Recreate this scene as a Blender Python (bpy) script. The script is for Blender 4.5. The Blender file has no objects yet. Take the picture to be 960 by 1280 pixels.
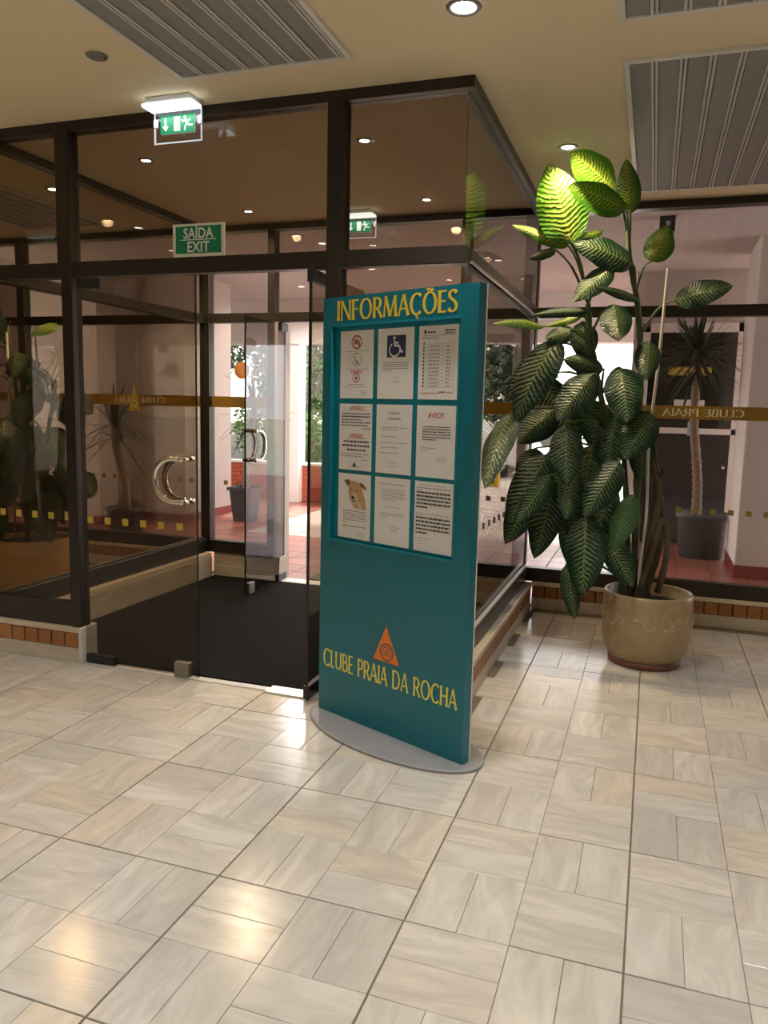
import bpy, bmesh, math, random
from mathutils import Vector, Matrix
random.seed(7)
SC = bpy.context.scene
COL = SC.collection
PI = math.pi
R = math.radians

# ------------------------------------------------------------------ camera, world, sun, exposure
CAM_H = 1.5
FPX, YAW, PITCH, ROLL = 981.2, -0.32634, 0.13290, -0.02367
def cam_axes():
    f = Vector((math.sin(YAW) * math.cos(PITCH), math.cos(YAW) * math.cos(PITCH), -math.sin(PITCH)))
    r = Vector((math.cos(YAW), -math.sin(YAW), 0))
    d = f.cross(r)
    rr = r * math.cos(ROLL) + d * math.sin(ROLL)
    dd = d * math.cos(ROLL) - r * math.sin(ROLL)
    return rr, dd, f
CR, CD, CF = cam_axes()
cam_data = bpy.data.cameras.new('camera')
cam = bpy.data.objects.new('camera', cam_data)
COL.objects.link(cam)
m = Matrix((CR, -CD, -CF)).transposed().to_4x4()
m.translation = (0, 0, CAM_H)
cam.matrix_world = m
cam_data.sensor_fit = 'VERTICAL'
cam_data.sensor_height = 36.0
cam_data.lens = FPX / 1280.0 * 36.0
cam_data.clip_start = 0.05
cam_data.clip_end = 300
SC.camera = cam

SKY_STRENGTH = 7.0
world = bpy.data.worlds.new('overcast_sky')
SC.world = world
world.use_nodes = True
wn = world.node_tree
bg = wn.nodes['Background']
tc = wn.nodes.new('ShaderNodeTexCoord')
sep = wn.nodes.new('ShaderNodeSeparateXYZ')
rampw = wn.nodes.new('ShaderNodeValToRGB')
rampw.color_ramp.elements[0].position = 0.0
rampw.color_ramp.elements[0].color = (1.0, 0.98, 0.97, 1)
rampw.color_ramp.elements[1].position = 0.7
rampw.color_ramp.elements[1].color = (0.80, 0.90, 1.0, 1)
wn.links.new(tc.outputs['Generated'], sep.inputs[0])
wn.links.new(sep.outputs['Z'], rampw.inputs[0])
wn.links.new(rampw.outputs[0], bg.inputs['Color'])
bg.inputs['Strength'].default_value = SKY_STRENGTH

sun_data = bpy.data.lights.new('sun', 'SUN')
sun_data.energy = 9.0
sun_data.angle = R(6)
sun_data.color = (1.0, 0.93, 0.82)
sun = bpy.data.objects.new('sun', sun_data)
COL.objects.link(sun)
sun.rotation_euler = (R(-42), R(-12), 0)      # high sun over the street, slightly from the far left

SC.view_settings.view_transform = 'Standard'
SC.view_settings.look = 'None'
SC.view_settings.gamma = 1.0
SC.view_settings.use_curve_mapping = False
SC.view_settings.exposure = 0.0
try:
    SC.cycles.use_denoising = True
    SC.cycles.max_bounces = 8
    SC.cycles.diffuse_bounces = 4
    SC.cycles.glossy_bounces = 4
    SC.cycles.transmission_bounces = 4
    SC.cycles.transparent_max_bounces = 40
    SC.cycles.caustics_reflective = False
    SC.cycles.caustics_refractive = False
    SC.cycles.sample_clamp_indirect = 4.0
except Exception:
    pass

LOBBY_W, VEST_W, ALC_W = 106.0, 70.0, 118.0
WARM = (1.0, 0.76, 0.46)
COOL = (1.0, 0.955, 0.89)

# ------------------------------------------------------------------ materials
def new_mat(name):
    mt = bpy.data.materials.new(name)
    mt.use_nodes = True
    nt = mt.node_tree
    return mt, nt, nt.nodes['Principled BSDF']
def simple(name, col, rough=0.5, metal=0.0, spec=0.5, noise=0.0, nscale=20.0, bump=0.0, bscale=80.0):
    mt, nt, b = new_mat(name)
    b.inputs['Base Color'].default_value = (*col, 1)
    b.inputs['Roughness'].default_value = rough
    b.inputs['Metallic'].default_value = metal
    b.inputs['Specular IOR Level'].default_value = spec
    if noise or bump:
        t = nt.nodes.new('ShaderNodeTexCoord')
    if noise:
        n = nt.nodes.new('ShaderNodeTexNoise'); n.inputs['Scale'].default_value = nscale; n.inputs['Detail'].default_value = 5
        nt.links.new(t.outputs['Object'], n.inputs['Vector'])
        mx = nt.nodes.new('ShaderNodeMix'); mx.data_type = 'RGBA'
        mx.inputs['A'].default_value = (*[c * (1 - noise) for c in col], 1)
        mx.inputs['B'].default_value = (*[min(1, c * (1 + noise)) for c in col], 1)
        nt.links.new(n.outputs['Fac'], mx.inputs['Factor'])
        nt.links.new(mx.outputs['Result'], b.inputs['Base Color'])
    if bump:
        n2 = nt.nodes.new('ShaderNodeTexNoise'); n2.inputs['Scale'].default_value = bscale; n2.inputs['Detail'].default_value = 4
        nt.links.new(t.outputs['Object'], n2.inputs['Vector'])
        bp = nt.nodes.new('ShaderNodeBump'); bp.inputs['Strength'].default_value = bump; bp.inputs['Distance'].default_value = 0.01
        nt.links.new(n2.outputs['Fac'], bp.inputs['Height'])
        nt.links.new(bp.outputs['Normal'], b.inputs['Normal'])
    return mt
def emit(name, col, strength):
    mt, nt, b = new_mat(name)
    b.inputs['Base Color'].default_value = (*[min(1, c) for c in col], 1)
    b.inputs['Emission Color'].default_value = (*col, 1)
    b.inputs['Emission Strength'].default_value = strength
    return mt
def glass(name, tint, refl=1.0):
    # one pane = two faces, each face lets sqrt(tint) through and mirrors by Fresnel
    mt = bpy.data.materials.new(name); mt.use_nodes = True
    nt = mt.node_tree; nt.nodes.clear()
    out = nt.nodes.new('ShaderNodeOutputMaterial')
    tr = nt.nodes.new('ShaderNodeBsdfTransparent'); tr.inputs['Color'].default_value = (*[math.sqrt(c) for c in tint], 1)
    gl = nt.nodes.new('ShaderNodeBsdfGlossy'); gl.inputs['Roughness'].default_value = 0.0
    gl.inputs['Color'].default_value = (refl, refl, refl, 1)
    geo = nt.nodes.new('ShaderNodeNewGeometry')
    ior = nt.nodes.new('ShaderNodeMapRange')
    ior.inputs['To Min'].default_value = 1.5; ior.inputs['To Max'].default_value = 1 / 1.5
    fr = nt.nodes.new('ShaderNodeFresnel')
    mx = nt.nodes.new('ShaderNodeMixShader')
    nt.links.new(geo.outputs['Backfacing'], ior.inputs['Value'])
    nt.links.new(ior.outputs['Result'], fr.inputs['IOR'])
    nt.links.new(fr.outputs['Fac'], mx.inputs['Fac'])
    nt.links.new(tr.outputs[0], mx.inputs[1]); nt.links.new(gl.outputs[0], mx.inputs[2])
    nt.links.new(mx.outputs[0], out.inputs['Surface'])
    return mt

def marble(name, palette, vein, rough, scale=1.0, veinamt=0.5, bump=0.15):
    mt, nt, b = new_mat(name)
    N, Lk = nt.nodes.new, nt.links.new
    oi = N('ShaderNodeObjectInfo'); geo = N('ShaderNodeNewGeometry')
    add = N('ShaderNodeMath'); add.operation = 'ADD'
    Lk(oi.outputs['Random'], add.inputs[0]); Lk(geo.outputs['Random Per Island'], add.inputs[1])
    fr = N('ShaderNodeMath'); fr.operation = 'FRACT'; Lk(add.outputs[0], fr.inputs[0])
    ramp = N('ShaderNodeValToRGB'); ramp.color_ramp.interpolation = 'LINEAR'
    els = ramp.color_ramp.elements
    for i, c in enumerate(palette):
        p = i / (len(palette) - 1)
        e = els[i] if i < 2 else els.new(p)
    for i, c in enumerate(palette):
        els[i].position = i / (len(palette) - 1); els[i].color = (*c, 1)
    Lk(fr.outputs[0], ramp.inputs[0])
    uv = N('ShaderNodeTexCoord')
    mul = N('ShaderNodeMath'); mul.operation = 'MULTIPLY'; mul.inputs[1].default_value = 37.0; Lk(fr.outputs[0], mul.inputs[0])
    cmb = N('ShaderNodeCombineXYZ'); Lk(mul.outputs[0], cmb.inputs[0]); Lk(mul.outputs[0], cmb.inputs[1]); Lk(mul.outputs[0], cmb.inputs[2])
    va = N('ShaderNodeVectorMath'); va.operation = 'ADD'; Lk(uv.outputs['UV'], va.inputs[0]); Lk(cmb.outputs[0], va.inputs[1])
    mp = N('ShaderNodeMapping'); mp.inputs['Scale'].default_value = (3.0 * scale, 11.0 * scale, 1); mp.inputs['Rotation'].default_value = (0, 0, 0.35)
    Lk(va.outputs[0], mp.inputs['Vector'])
    n1 = N('ShaderNodeTexNoise'); n1.inputs['Scale'].default_value = 1.0; n1.inputs['Detail'].default_value = 7; n1.inputs['Roughness'].default_value = 0.6; n1.inputs['Distortion'].default_value = 1.3
    Lk(mp.outputs[0], n1.inputs['Vector'])
    r2 = N('ShaderNodeValToRGB'); r2.color_ramp.elements[0].position = 0.36; r2.color_ramp.elements[1].position = 0.66
    r2.color_ramp.elements[0].color = (1, 1, 1, 1); r2.color_ramp.elements[1].color = (0, 0, 0, 1)
    Lk(n1.outputs['Fac'], r2.inputs[0])
    m3 = N('ShaderNodeMath'); m3.operation = 'MULTIPLY'; m3.inputs[1].default_value = veinamt; Lk(r2.outputs[0], m3.inputs[0])
    mx = N('ShaderNodeMix'); mx.data_type = 'RGBA'; mx.inputs['B'].default_value = (*vein, 1)
    Lk(m3.outputs[0], mx.inputs['Factor']); Lk(ramp.outputs[0], mx.inputs['A'])
    Lk(mx.outputs['Result'], b.inputs['Base Color'])
    b.inputs['Roughness'].default_value = rough
    b.inputs['Specular IOR Level'].default_value = 0.45
    bp = N('ShaderNodeBump'); bp.inputs['Strength'].default_value = bump; bp.inputs['Distance'].default_value = 0.004
    Lk(n1.outputs['Fac'], bp.inputs['Height']); Lk(bp.outputs['Normal'], b.inputs['Normal'])
    return mt

def varied(name, cols, rough=0.5, noise=0.15, nscale=14.0, bump=0.1, spec=0.5):
    mt, nt, b = new_mat(name)
    N, Lk = nt.nodes.new, nt.links.new
    oi = N('ShaderNodeObjectInfo'); geo = N('ShaderNodeNewGeometry')
    add = N('ShaderNodeMath'); add.operation = 'ADD'
    Lk(oi.outputs['Random'], add.inputs[0]); Lk(geo.outputs['Random Per Island'], add.inputs[1])
    fr = N('ShaderNodeMath'); fr.operation = 'FRACT'; Lk(add.outputs[0], fr.inputs[0])
    ramp = N('ShaderNodeValToRGB')
    els = ramp.color_ramp.elements
    for i in range(len(cols) - 2): els.new(0.5)
    for i, c in enumerate(cols):
        els[i].position = i / (len(cols) - 1); els[i].color = (*c, 1)
    Lk(fr.outputs[0], ramp.inputs[0])
    t = N('ShaderNodeTexCoord'); n = N('ShaderNodeTexNoise'); n.inputs['Scale'].default_value = nscale; n.inputs['Detail'].default_value = 5
    Lk(t.outputs['Object'], n.inputs['Vector'])
    mr = N('ShaderNodeMapRange'); mr.inputs['To Min'].default_value = 1 - noise; mr.inputs['To Max'].default_value = 1 + noise
    Lk(n.outputs['Fac'], mr.inputs['Value'])
    vm = N('ShaderNodeVectorMath'); vm.operation = 'SCALE'; Lk(ramp.outputs[0], vm.inputs[0]); Lk(mr.outputs['Result'], vm.inputs['Scale'])
    Lk(vm.outputs[0], b.inputs['Base Color'])
    b.inputs['Roughness'].default_value = rough; b.inputs['Specular IOR Level'].default_value = spec
    if bump:
        bp = N('ShaderNodeBump'); bp.inputs['Strength'].default_value = bump; bp.inputs['Distance'].default_value = 0.01
        Lk(n.outputs['Fac'], bp.inputs['Height']); Lk(bp.outputs['Normal'], b.inputs['Normal'])
    return mt

def leaf_mat(name, dark, light, amt, transl=0.3):
    mt, nt, b = new_mat(name)
    N, Lk = nt.nodes.new, nt.links.new
    def mth(op, a, c=None):
        x = N('ShaderNodeMath'); x.operation = op
        for i, q in enumerate((a, c)):
            if q is None: continue
            if isinstance(q, (int, float)): x.inputs[i].default_value = q
            else: Lk(q, x.inputs[i])
        return x.outputs[0]
    uv = N('ShaderNodeTexCoord'); sp = N('ShaderNodeSeparateXYZ'); Lk(uv.outputs['UV'], sp.inputs[0])
    a = mth('ABSOLUTE', mth('SUBTRACT', mth('MULTIPLY', sp.outputs[0], 2.0), 1.0))
    v = sp.outputs[1]
    nz = N('ShaderNodeTexNoise'); nz.inputs['Scale'].default_value = 9.0; nz.inputs['Detail'].default_value = 4
    oi = N('ShaderNodeObjectInfo')
    va = N('ShaderNodeVectorMath'); va.operation = 'ADD'; Lk(uv.outputs['UV'], va.inputs[0])
    cb = N('ShaderNodeCombineXYZ'); Lk(mth('MULTIPLY', oi.outputs['Random'], 31.0), cb.inputs[2]); Lk(cb.outputs[0], va.inputs[1])
    Lk(va.outputs[0], nz.inputs['Vector'])
    n2 = N('ShaderNodeTexNoise'); n2.inputs['Scale'].default_value = 16.0; n2.inputs['Detail'].default_value = 3
    Lk(va.outputs[0], n2.inputs['Vector'])
    ph = mth('ADD', mth('SUBTRACT', mth('MULTIPLY', v, 17.0), mth('MULTIPLY', a, 2.4)), mth('MULTIPLY', nz.outputs['Fac'], 1.3))
    st = mth('SINE', mth('MULTIPLY', ph, 2 * PI))
    thr = mth('ADD', mth('ADD', 0.08, mth('MULTIPLY', mth('SUBTRACT', n2.outputs['Fac'], 0.5), 1.9)), mth('MULTIPLY', mth('POWER', a, 2.0), 1.7))
    mr = N('ShaderNodeMapRange'); mr.interpolation_type = 'SMOOTHSTEP'
    mr.inputs['From Min'].default_value = -.05; mr.inputs['From Max'].default_value = 0.55
    Lk(mth('SUBTRACT', st, thr), mr.inputs['Value'])
    fac = mth('MULTIPLY', mr.outputs['Result'], amt)
    mid = N('ShaderNodeMapRange'); mid.inputs['From Min'].default_value = 0.07; mid.inputs['From Max'].default_value = 0.02
    Lk(a, mid.inputs['Value'])
    fac = mth('MAXIMUM', fac, mth('MULTIPLY', mid.outputs['Result'], 0.55))
    mx = N('ShaderNodeMix'); mx.data_type = 'RGBA'
    mx.inputs['A'].default_value = (*dark, 1); mx.inputs['B'].default_value = (*light, 1)
    Lk(fac, mx.inputs['Factor'])
    hs = N('ShaderNodeHueSaturation'); Lk(mx.outputs['Result'], hs.inputs['Color'])
    vr = N('ShaderNodeMapRange'); vr.inputs['To Min'].default_value = 0.75; vr.inputs['To Max'].default_value = 1.25
    Lk(oi.outputs['Random'], vr.inputs['Value']); Lk(vr.outputs['Result'], hs.inputs['Value'])
    Lk(hs.outputs['Color'], b.inputs['Base Color'])
    b.inputs['Roughness'].default_value = 0.33
    bp = N('ShaderNodeBump'); bp.inputs['Strength'].default_value = 0.35; bp.inputs['Distance'].default_value = 0.006
    Lk(mth('SINE', mth('MULTIPLY', ph, 2 * PI)), bp.inputs['Height']); Lk(bp.outputs['Normal'], b.inputs['Normal'])
    tl = N('ShaderNodeBsdfTranslucent'); Lk(hs.outputs['Color'], tl.inputs['Color'])
    ms = N('ShaderNodeMixShader'); ms.inputs['Fac'].default_value = transl
    out = nt.nodes['Material Output']
    Lk(b.outputs[0], ms.inputs[1]); Lk(tl.outputs[0], ms.inputs[2]); Lk(ms.outputs[0], out.inputs['Surface'])
    return mt

M = {}
M['tile'] = marble('marble_floor_tile', [(.60, .58, .535), (.67, .65, .61), (.545, .53, .495), (.675, .645, .585), (.63, .61, .575), (.665, .59, .485), (.69, .675, .635), (.60, .585, .55)], (.41, .385, .345), 0.19, veinamt=0.62)
M['grout'] = simple('floor_grout', (.165, .14, .10), 0.8, noise=.3)
M['ledge'] = marble('marble_ledge', [(.66, .58, .45), (.60, .52, .40)], (.42, .34, .24), 0.3)
M['curbmarble'] = marble('marble_curb', [(.58, .53, .44), (.52, .47, .38)], (.36, .31, .23), 0.35)
M['brick'] = varied('glazed_brick', [(.30, .125, .035), (.25, .10, .028), (.35, .155, .045), (.28, .11, .03)], 0.4, .3, 30, .2)
M['mortar'] = simple('brick_mortar', (.09, .05, .028), 0.9)
M['frame'] = simple('dark_bronze_aluminium', (.030, .024, .019), 0.35, 0.35, 0.5)
M['framelight'] = simple('satin_aluminium_bead', (.62, .60, .57), 0.28, 0.85)
M['frameend'] = simple('painted_curb_end', (.55, .54, .52), 0.5, noise=.25, nscale=18)
M['glass_front'] = glass('bronze_tinted_glass', (.54, .475, .39), .42)
M['glass_side'] = glass('light_bronze_glass', (.57, .525, .475), .6)
M['glass_side_left'] = glass('light_bronze_glass_left', (.60, .55, .49), .3)
M['glass_fac'] = glass('pale_bronze_glass', (.60, .56, .53), .6)
M['glass_leaf'] = glass('grey_door_glass', (.60, .58, .58), .4)
M['glassedge'] = simple('dark_glass_edge', (.012, .014, .013), 0.15)
M['acrylic'] = glass('clear_acrylic', (.94, .95, .96))
M['ceiling'] = simple('cream_ceiling_paint', (.82, .69, .45), 0.75, bump=.04, bscale=60)
M['wall'] = simple('beige_lobby_wall', (.40, .33, .25), 0.8, noise=.05, nscale=3)
M['slat'] = simple('grey_metal_slat', (.27, .26, .25), 0.6, 0.0, noise=.05)
M['slatlip'] = simple('pale_metal_lip', (.62, .60, .56), 0.5)
M['grilledark'] = simple('grille_void', (.30, .285, .26), 0.9)
M['whitemetal'] = simple('white_lacquered_metal', (.74, .72, .68), 0.4)
M['teal'] = simple('teal_lacquer', (.001, .150, .205), 0.3, noise=.03, nscale=4)
M['tealedge'] = simple('teal_recess_lacquer', (.001, .185, .25), 0.3)
M['yellow'] = simple('yellow_vinyl_letters', (.76, .55, .045), 0.35)
M['yellowpale'] = simple('lemon_vinyl_letters', (.80, .72, .10), 0.35)
M['orange'] = simple('orange_vinyl', (.83, .20, .015), 0.4)
M['logoline'] = simple('grey_vinyl_line', (.16, .12, .09), 0.5)
M['basegrey'] = simple('grey_painted_plate', (.30, .31, .335), 0.38, 0.1, noise=.1, nscale=8)
M['paper'] = simple('white_paper', (.78, .77, .755), 0.6)
M['ink'] = simple('black_ink', (.05, .05, .055), 0.7)
M['inkgrey'] = simple('grey_ink', (.26, .25, .24), 0.7)
M['inkred'] = simple('red_ink', (.50, .05, .05), 0.7)
M['inkbrown'] = simple('brown_red_ink', (.42, .12, .05), 0.7)
M['navy'] = simple('navy_ink', (.02, .03, .10), 0.6)
M['white'] = simple('white_vinyl', (.80, .80, .78), 0.5)
M['dogtan'] = simple('dog_photo_tan', (.52, .33, .16), 0.7, noise=.2, nscale=40)
M['dogdark'] = simple('dog_photo_brown', (.22, .13, .07), 0.7)
M['doglight'] = simple('dog_photo_cream', (.62, .47, .33), 0.7)
M['signgreen'] = simple('exit_sign_green', (.0, .20, .085), 0.35)
M['signedge'] = simple('sign_pale_edge', (.72, .74, .62), 0.4)
M['exitgreen'] = emit('lit_exit_green', (.0, .20, .07), 0.35)
M['exitwhite'] = emit('lit_exit_white', (.75, .85, .80), 0.55)
M['led'] = emit('led_diffuser', (.86, .95, 1.0), 2.0)
M['plasticwhite'] = simple('white_plastic', (.72, .74, .77), 0.4)
M['edgeglow'] = emit('lit_acrylic_edge', (.80, .87, .95), 0.22)
M['lampwarm'] = emit('warm_lamp_lens', (1.0, .84, .58), 60.0)
M['lampcool'] = emit('cool_lamp_lens', (.93, .96, 1.0), 55.0)
M['lampoff'] = simple('unlit_lamp_glass', (.30, .29, .27), 0.25)
M['lampring'] = simple('grey_lamp_ring', (.24, .23, .21), 0.35, 0.6)
M['galring'] = simple('white_lamp_ring', (.7, .68, .66), 0.4)
M['gallens'] = emit('gallery_lamp_lens', (1.0, .92, .82), 8.0)
M['chrome'] = simple('polished_steel', (.72, .69, .64), 0.12, 1.0)
M['darkmetal'] = simple('dark_metal_fitting', (.035, .035, .036), 0.35, 0.6)
M['greymetal'] = simple('grey_lock_metal', (.30, .28, .24), 0.4, 0.7)
M['threshold'] = simple('brushed_threshold', (.66, .65, .63), 0.35, 0.6, noise=.15)
M['carpet'] = simple('black_ribbed_carpet', (.010, .0095, .0095), 1.0, 0, .08, noise=.75, nscale=60, bump=.5, bscale=220)
M['stone_pot'] = simple('tan_glazed_stoneware', (.36, .265, .145), 0.35, noise=.25, nscale=26, bump=.25, bscale=38)
M['pot_base'] = simple('red_brown_glaze', (.16, .055, .035), 0.4)
M['pot_relief'] = simple('tan_relief_band', (.46, .37, .23), 0.4, noise=.3, nscale=30, bump=.6, bscale=45)
M['tanpot'] = simple('ochre_planter', (.62, .38, .11), 0.6, noise=.15)
M['soil'] = simple('dark_soil', (.03, .022, .015), 0.95, noise=.5, nscale=60, bump=.8)
M['leaf'] = leaf_mat('dieffenbachia_leaf', (.007, .033, .017), (.21, .29, .09), .75, .22)
M['leafbright'] = leaf_mat('pale_lamplit_dieffenbachia_leaf', (.05, .15, .010), (.40, .42, .07), .95, .36)  # pale leaves; lamp glow on the upper ones is put into the colour
M['leafplain'] = leaf_mat('plain_green_leaf', (.04, .115, .03), (.085, .19, .05), .7)
M['petiole'] = simple('green_petiole', (.055, .105, .03), 0.4)
M['cane'] = simple('green_brown_cane', (.055, .075, .025), 0.6, noise=.6, nscale=14, bump=.4)
M['canebrown'] = simple('brown_scarred_cane', (.085, .062, .030), 0.75, noise=.55, nscale=22, bump=.7, bscale=40)
M['stake'] = simple('pale_plastic_stake', (.52, .50, .44), 0.5)
M['terracotta'] = varied('terracotta_tile', [(.30, .10, .065), (.26, .085, .055), (.34, .12, .08), (.29, .10, .075)], 0.32, .2, 8, .05)
M['terragrout'] = simple('terracotta_grout', (.13, .07, .055), 0.9)
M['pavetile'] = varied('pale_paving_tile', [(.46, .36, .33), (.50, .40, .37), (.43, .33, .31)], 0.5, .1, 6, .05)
M['gold'] = simple('gold_vinyl_band', (.74, .50, .09), 0.45)
M['goldfac'] = simple('olive_gold_square', (.30, .22, .04), 0.45)
M['goldsq'] = simple('gold_vinyl_square', (.50, .38, .04), 0.45)
M['bandtext'] = simple('frosted_letter_vinyl', (.80, .74, .58), 0.5)
M['pink'] = simple('pinkish_plaster', (.55, .49, .455), 0.85, noise=.04, nscale=2)
M['pinkceil'] = simple('gallery_ceiling_paint', (.52, .47, .45), 0.85)
M['whitewall'] = simple('white_plaster', (.80, .77, .74), 0.8)
M['skirt'] = simple('red_skirting_paint', (.21, .022, .022), 0.4)
M['jamb'] = simple('jamb_glare_beige', (.62, .52, .45), 0.6)  # daylight glare on the bronze door jamb, put into the colour
M['redbrick'] = varied('red_painted_brick', [(.50, .11, .06), (.46, .10, .055), (.55, .13, .075)], 0.6, .1, 10, .1)
M['redmortar'] = simple('red_wall_mortar', (.26, .07, .05), 0.9)
M['coping'] = simple('white_coping', (.75, .73, .70), 0.6)
M['darkdoor'] = simple('dark_door_panel', (.030, .028, .030), 0.3)
M['darkglass'] = simple('dark_window_glass', (.020, .020, .018), 0.08, 0, 0.8)
M['yellowstrip'] = simple('flat_yellow_strip', (.60, .47, .08), 0.5)
M['bluepaper'] = simple('pale_blue_paper', (.30, .45, .62), 0.6)
M['darkplastic'] = simple('dark_grey_plastic', (.032, .034, .039), 0.5, noise=.1)
M['bark'] = simple('scaly_yucca_bark', (.26, .20, .14), 0.9, noise=.75, nscale=30, bump=1.0, bscale=60)
M['yucca'] = varied('yucca_leaf', [(.02, .04, .018), (.028, .052, .022), (.016, .034, .016)], 0.5, .1, 10, 0)
M['shrub'] = varied('bright_shrub_leaf', [(.11, .26, .035), (.16, .34, .05), (.07, .18, .03), (.20, .38, .08)], 0.5, .1, 8, 0)
M['treegreen'] = varied('grey_green_tree_leaf', [(.06, .10, .055), (.09, .14, .08), (.14, .18, .12), (.05, .08, .05)], 0.6, .1, 8, 0)
M['branch'] = simple('grey_branch', (.22, .19, .16), 0.9)
M['pavement'] = simple('pale_speckled_paving', (.62, .58, .46), 0.8, noise=.1, nscale=2)
M['carwhite'] = simple('white_car_paint', (.80, .80, .80), 0.25)
M['carglass'] = simple('pale_blue_car_glass', (.42, .56, .62), 0.1)
M['tyre'] = simple('black_rubber', (.02, .02, .02), 0.8)
M['bluepanel'] = simple('sky_blue_panel', (.10, .42, .62), 0.5)
M['stickergrey'] = simple('grey_round_sticker', (.16, .14, .14), 0.6)
M['stickerorange'] = simple('orange_round_sticker', (.58, .24, .085), 0.6)

# ------------------------------------------------------------------ helpers
def box(bm, x0, x1, y0, y1, z0, z1):
    v = [bm.verts.new(p) for p in ((x0, y0, z0), (x1, y0, z0), (x1, y1, z0), (x0, y1, z0), (x0, y0, z1), (x1, y0, z1), (x1, y1, z1), (x0, y1, z1))]
    for f in ((0, 3, 2, 1), (4, 5, 6, 7), (0, 1, 5, 4), (1, 2, 6, 5), (2, 3, 7, 6), (3, 0, 4, 7)):
        bm.faces.new([v[i] for i in f])
def bx(*a, bev=0.0, seg=2):
    bm = bmesh.new(); box(bm, *a)
    if bev:
        bmesh.ops.bevel(bm, geom=bm.edges[:], offset=bev, segments=seg, affect='EDGES', profile=0.5)
    return bm
def uvbox(bm):
    uv = bm.loops.layers.uv.verify()
    lo = [min(v.co[i] for v in bm.verts) for i in range(3)]; hi = [max(v.co[i] for v in bm.verts) for i in range(3)]
    ax = max(range(3), key=lambda i: hi[i] - lo[i]); o = [i for i in range(3) if i != ax]
    for f in bm.faces:
        for l in f.loops:
            c = l.vert.co; l[uv].uv = (c[ax], c[o[0]] + c[o[1]])
    return bm
def wloc(o):
    l = Vector(o.location)
    while o.parent: o = o.parent; l += Vector(o.location)
    return l
def tag(o, label=None, cat=None, group=None, kind=None):
    if label: o['label'] = label
    if cat: o['category'] = cat
    if group: o['group'] = group
    if kind: o['kind'] = kind
    return o
def link(name, me, mat, parent=None, loc=None):
    if mat is not None:
        me.materials.clear(); me.materials.append(mat)
    o = bpy.data.objects.new(name, me); COL.objects.link(o)
    if parent is not None: o.parent = parent
    if loc is not None: o.location = loc
    return o
def part(name, bm, mat, parent=None, local=False, smooth=False, label=None, kind=None):
    """one mesh object; bm is in world space unless local; a child keeps its verts relative to its parent"""
    if parent is not None and not local:
        bmesh.ops.translate(bm, verts=bm.verts[:], vec=-wloc(parent))
    bmesh.ops.recalc_face_normals(bm, faces=bm.faces[:]) if not getattr(bm, 'flat', False) else None
    me = bpy.data.meshes.new(name); bm.to_mesh(me); bm.free()
    if smooth: me.polygons.foreach_set('use_smooth', [True] * len(me.polygons))
    o = link(name, me, mat, parent)
    return tag(o, label, None, None, kind)
def flatpart(name, bm, mat, parent=None, local=False, label=None):
    if parent is not None and not local:
        bmesh.ops.translate(bm, verts=bm.verts[:], vec=-wloc(parent))
    me = bpy.data.meshes.new(name); bm.to_mesh(me); bm.free()
    o = link(name, me, mat, parent)
    return tag(o, label)
def empty(name, loc=(0, 0, 0), rz=0.0, label=None, cat=None, group=None, kind=None):
    o = bpy.data.objects.new(name, None); COL.objects.link(o)
    o.empty_display_size = 0.1
    o.location = loc; o.rotation_euler = (0, 0, rz)
    return tag(o, label, cat, group, kind)
def single(name, bm, mat, label, cat, group=None, smooth=False, origin=None, kind=None):
    """a top-level thing that is one mesh, its origin at its base"""
    if origin is None:
        xs = [v.co for v in bm.verts]
        origin = Vector(((min(p.x for p in xs) + max(p.x for p in xs)) / 2, (min(p.y for p in xs) + max(p.y for p in xs)) / 2, min(p.z for p in xs)))
    bmesh.ops.translate(bm, verts=bm.verts[:], vec=-Vector(origin))
    bmesh.ops.recalc_face_normals(bm, faces=bm.faces[:])
    me = bpy.data.meshes.new(name); bm.to_mesh(me); bm.free()
    if smooth: me.polygons.foreach_set('use_smooth', [True] * len(me.polygons))
    o = link(name, me, mat, None, origin)
    return tag(o, label, cat, group, kind)
def copy_tree(o, parent=None):
    c = o.copy(); COL.objects.link(c)
    if parent is not None: c.parent = parent
    for ch in list(o.children): copy_tree(ch, c)
    return c
def tube(bm, pts, rad, n=8, cap=True):
    pts = [Vector(p) for p in pts]
    rads = rad if isinstance(rad, (list, tuple)) else [rad] * len(pts)
    uvl = bm.loops.layers.uv.verify()
    rings = []; ref = None; dist = 0; ds = []
    for i, p in enumerate(pts):
        t = (pts[min(i + 1, len(pts) - 1)] - pts[max(i - 1, 0)]).normalized()
        if ref is None:
            ref = t.orthogonal().normalized()
        ref = (ref - t * ref.dot(t)).normalized()
        b = t.cross(ref)
        if i: dist += (p - pts[i - 1]).length
        ds.append(dist)
        rings.append([bm.verts.new(p + (ref * math.cos(2 * PI * k / n) + b * math.sin(2 * PI * k / n)) * rads[i]) for k in range(n)])
    for i in range(len(rings) - 1):
        for k in range(n):
            f = bm.faces.new((rings[i][k], rings[i][(k + 1) % n], rings[i + 1][(k + 1) % n], rings[i + 1][k]))
            f.smooth = True
            for l, (a, d) in zip(f.loops, ((k, ds[i]), (k + 1, ds[i]), (k + 1, ds[i + 1]), (k, ds[i + 1]))): l[uvl].uv = (a / n, d)
    if cap:
        bm.faces.new(rings[0][::-1]); bm.faces.new(rings[-1])
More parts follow.
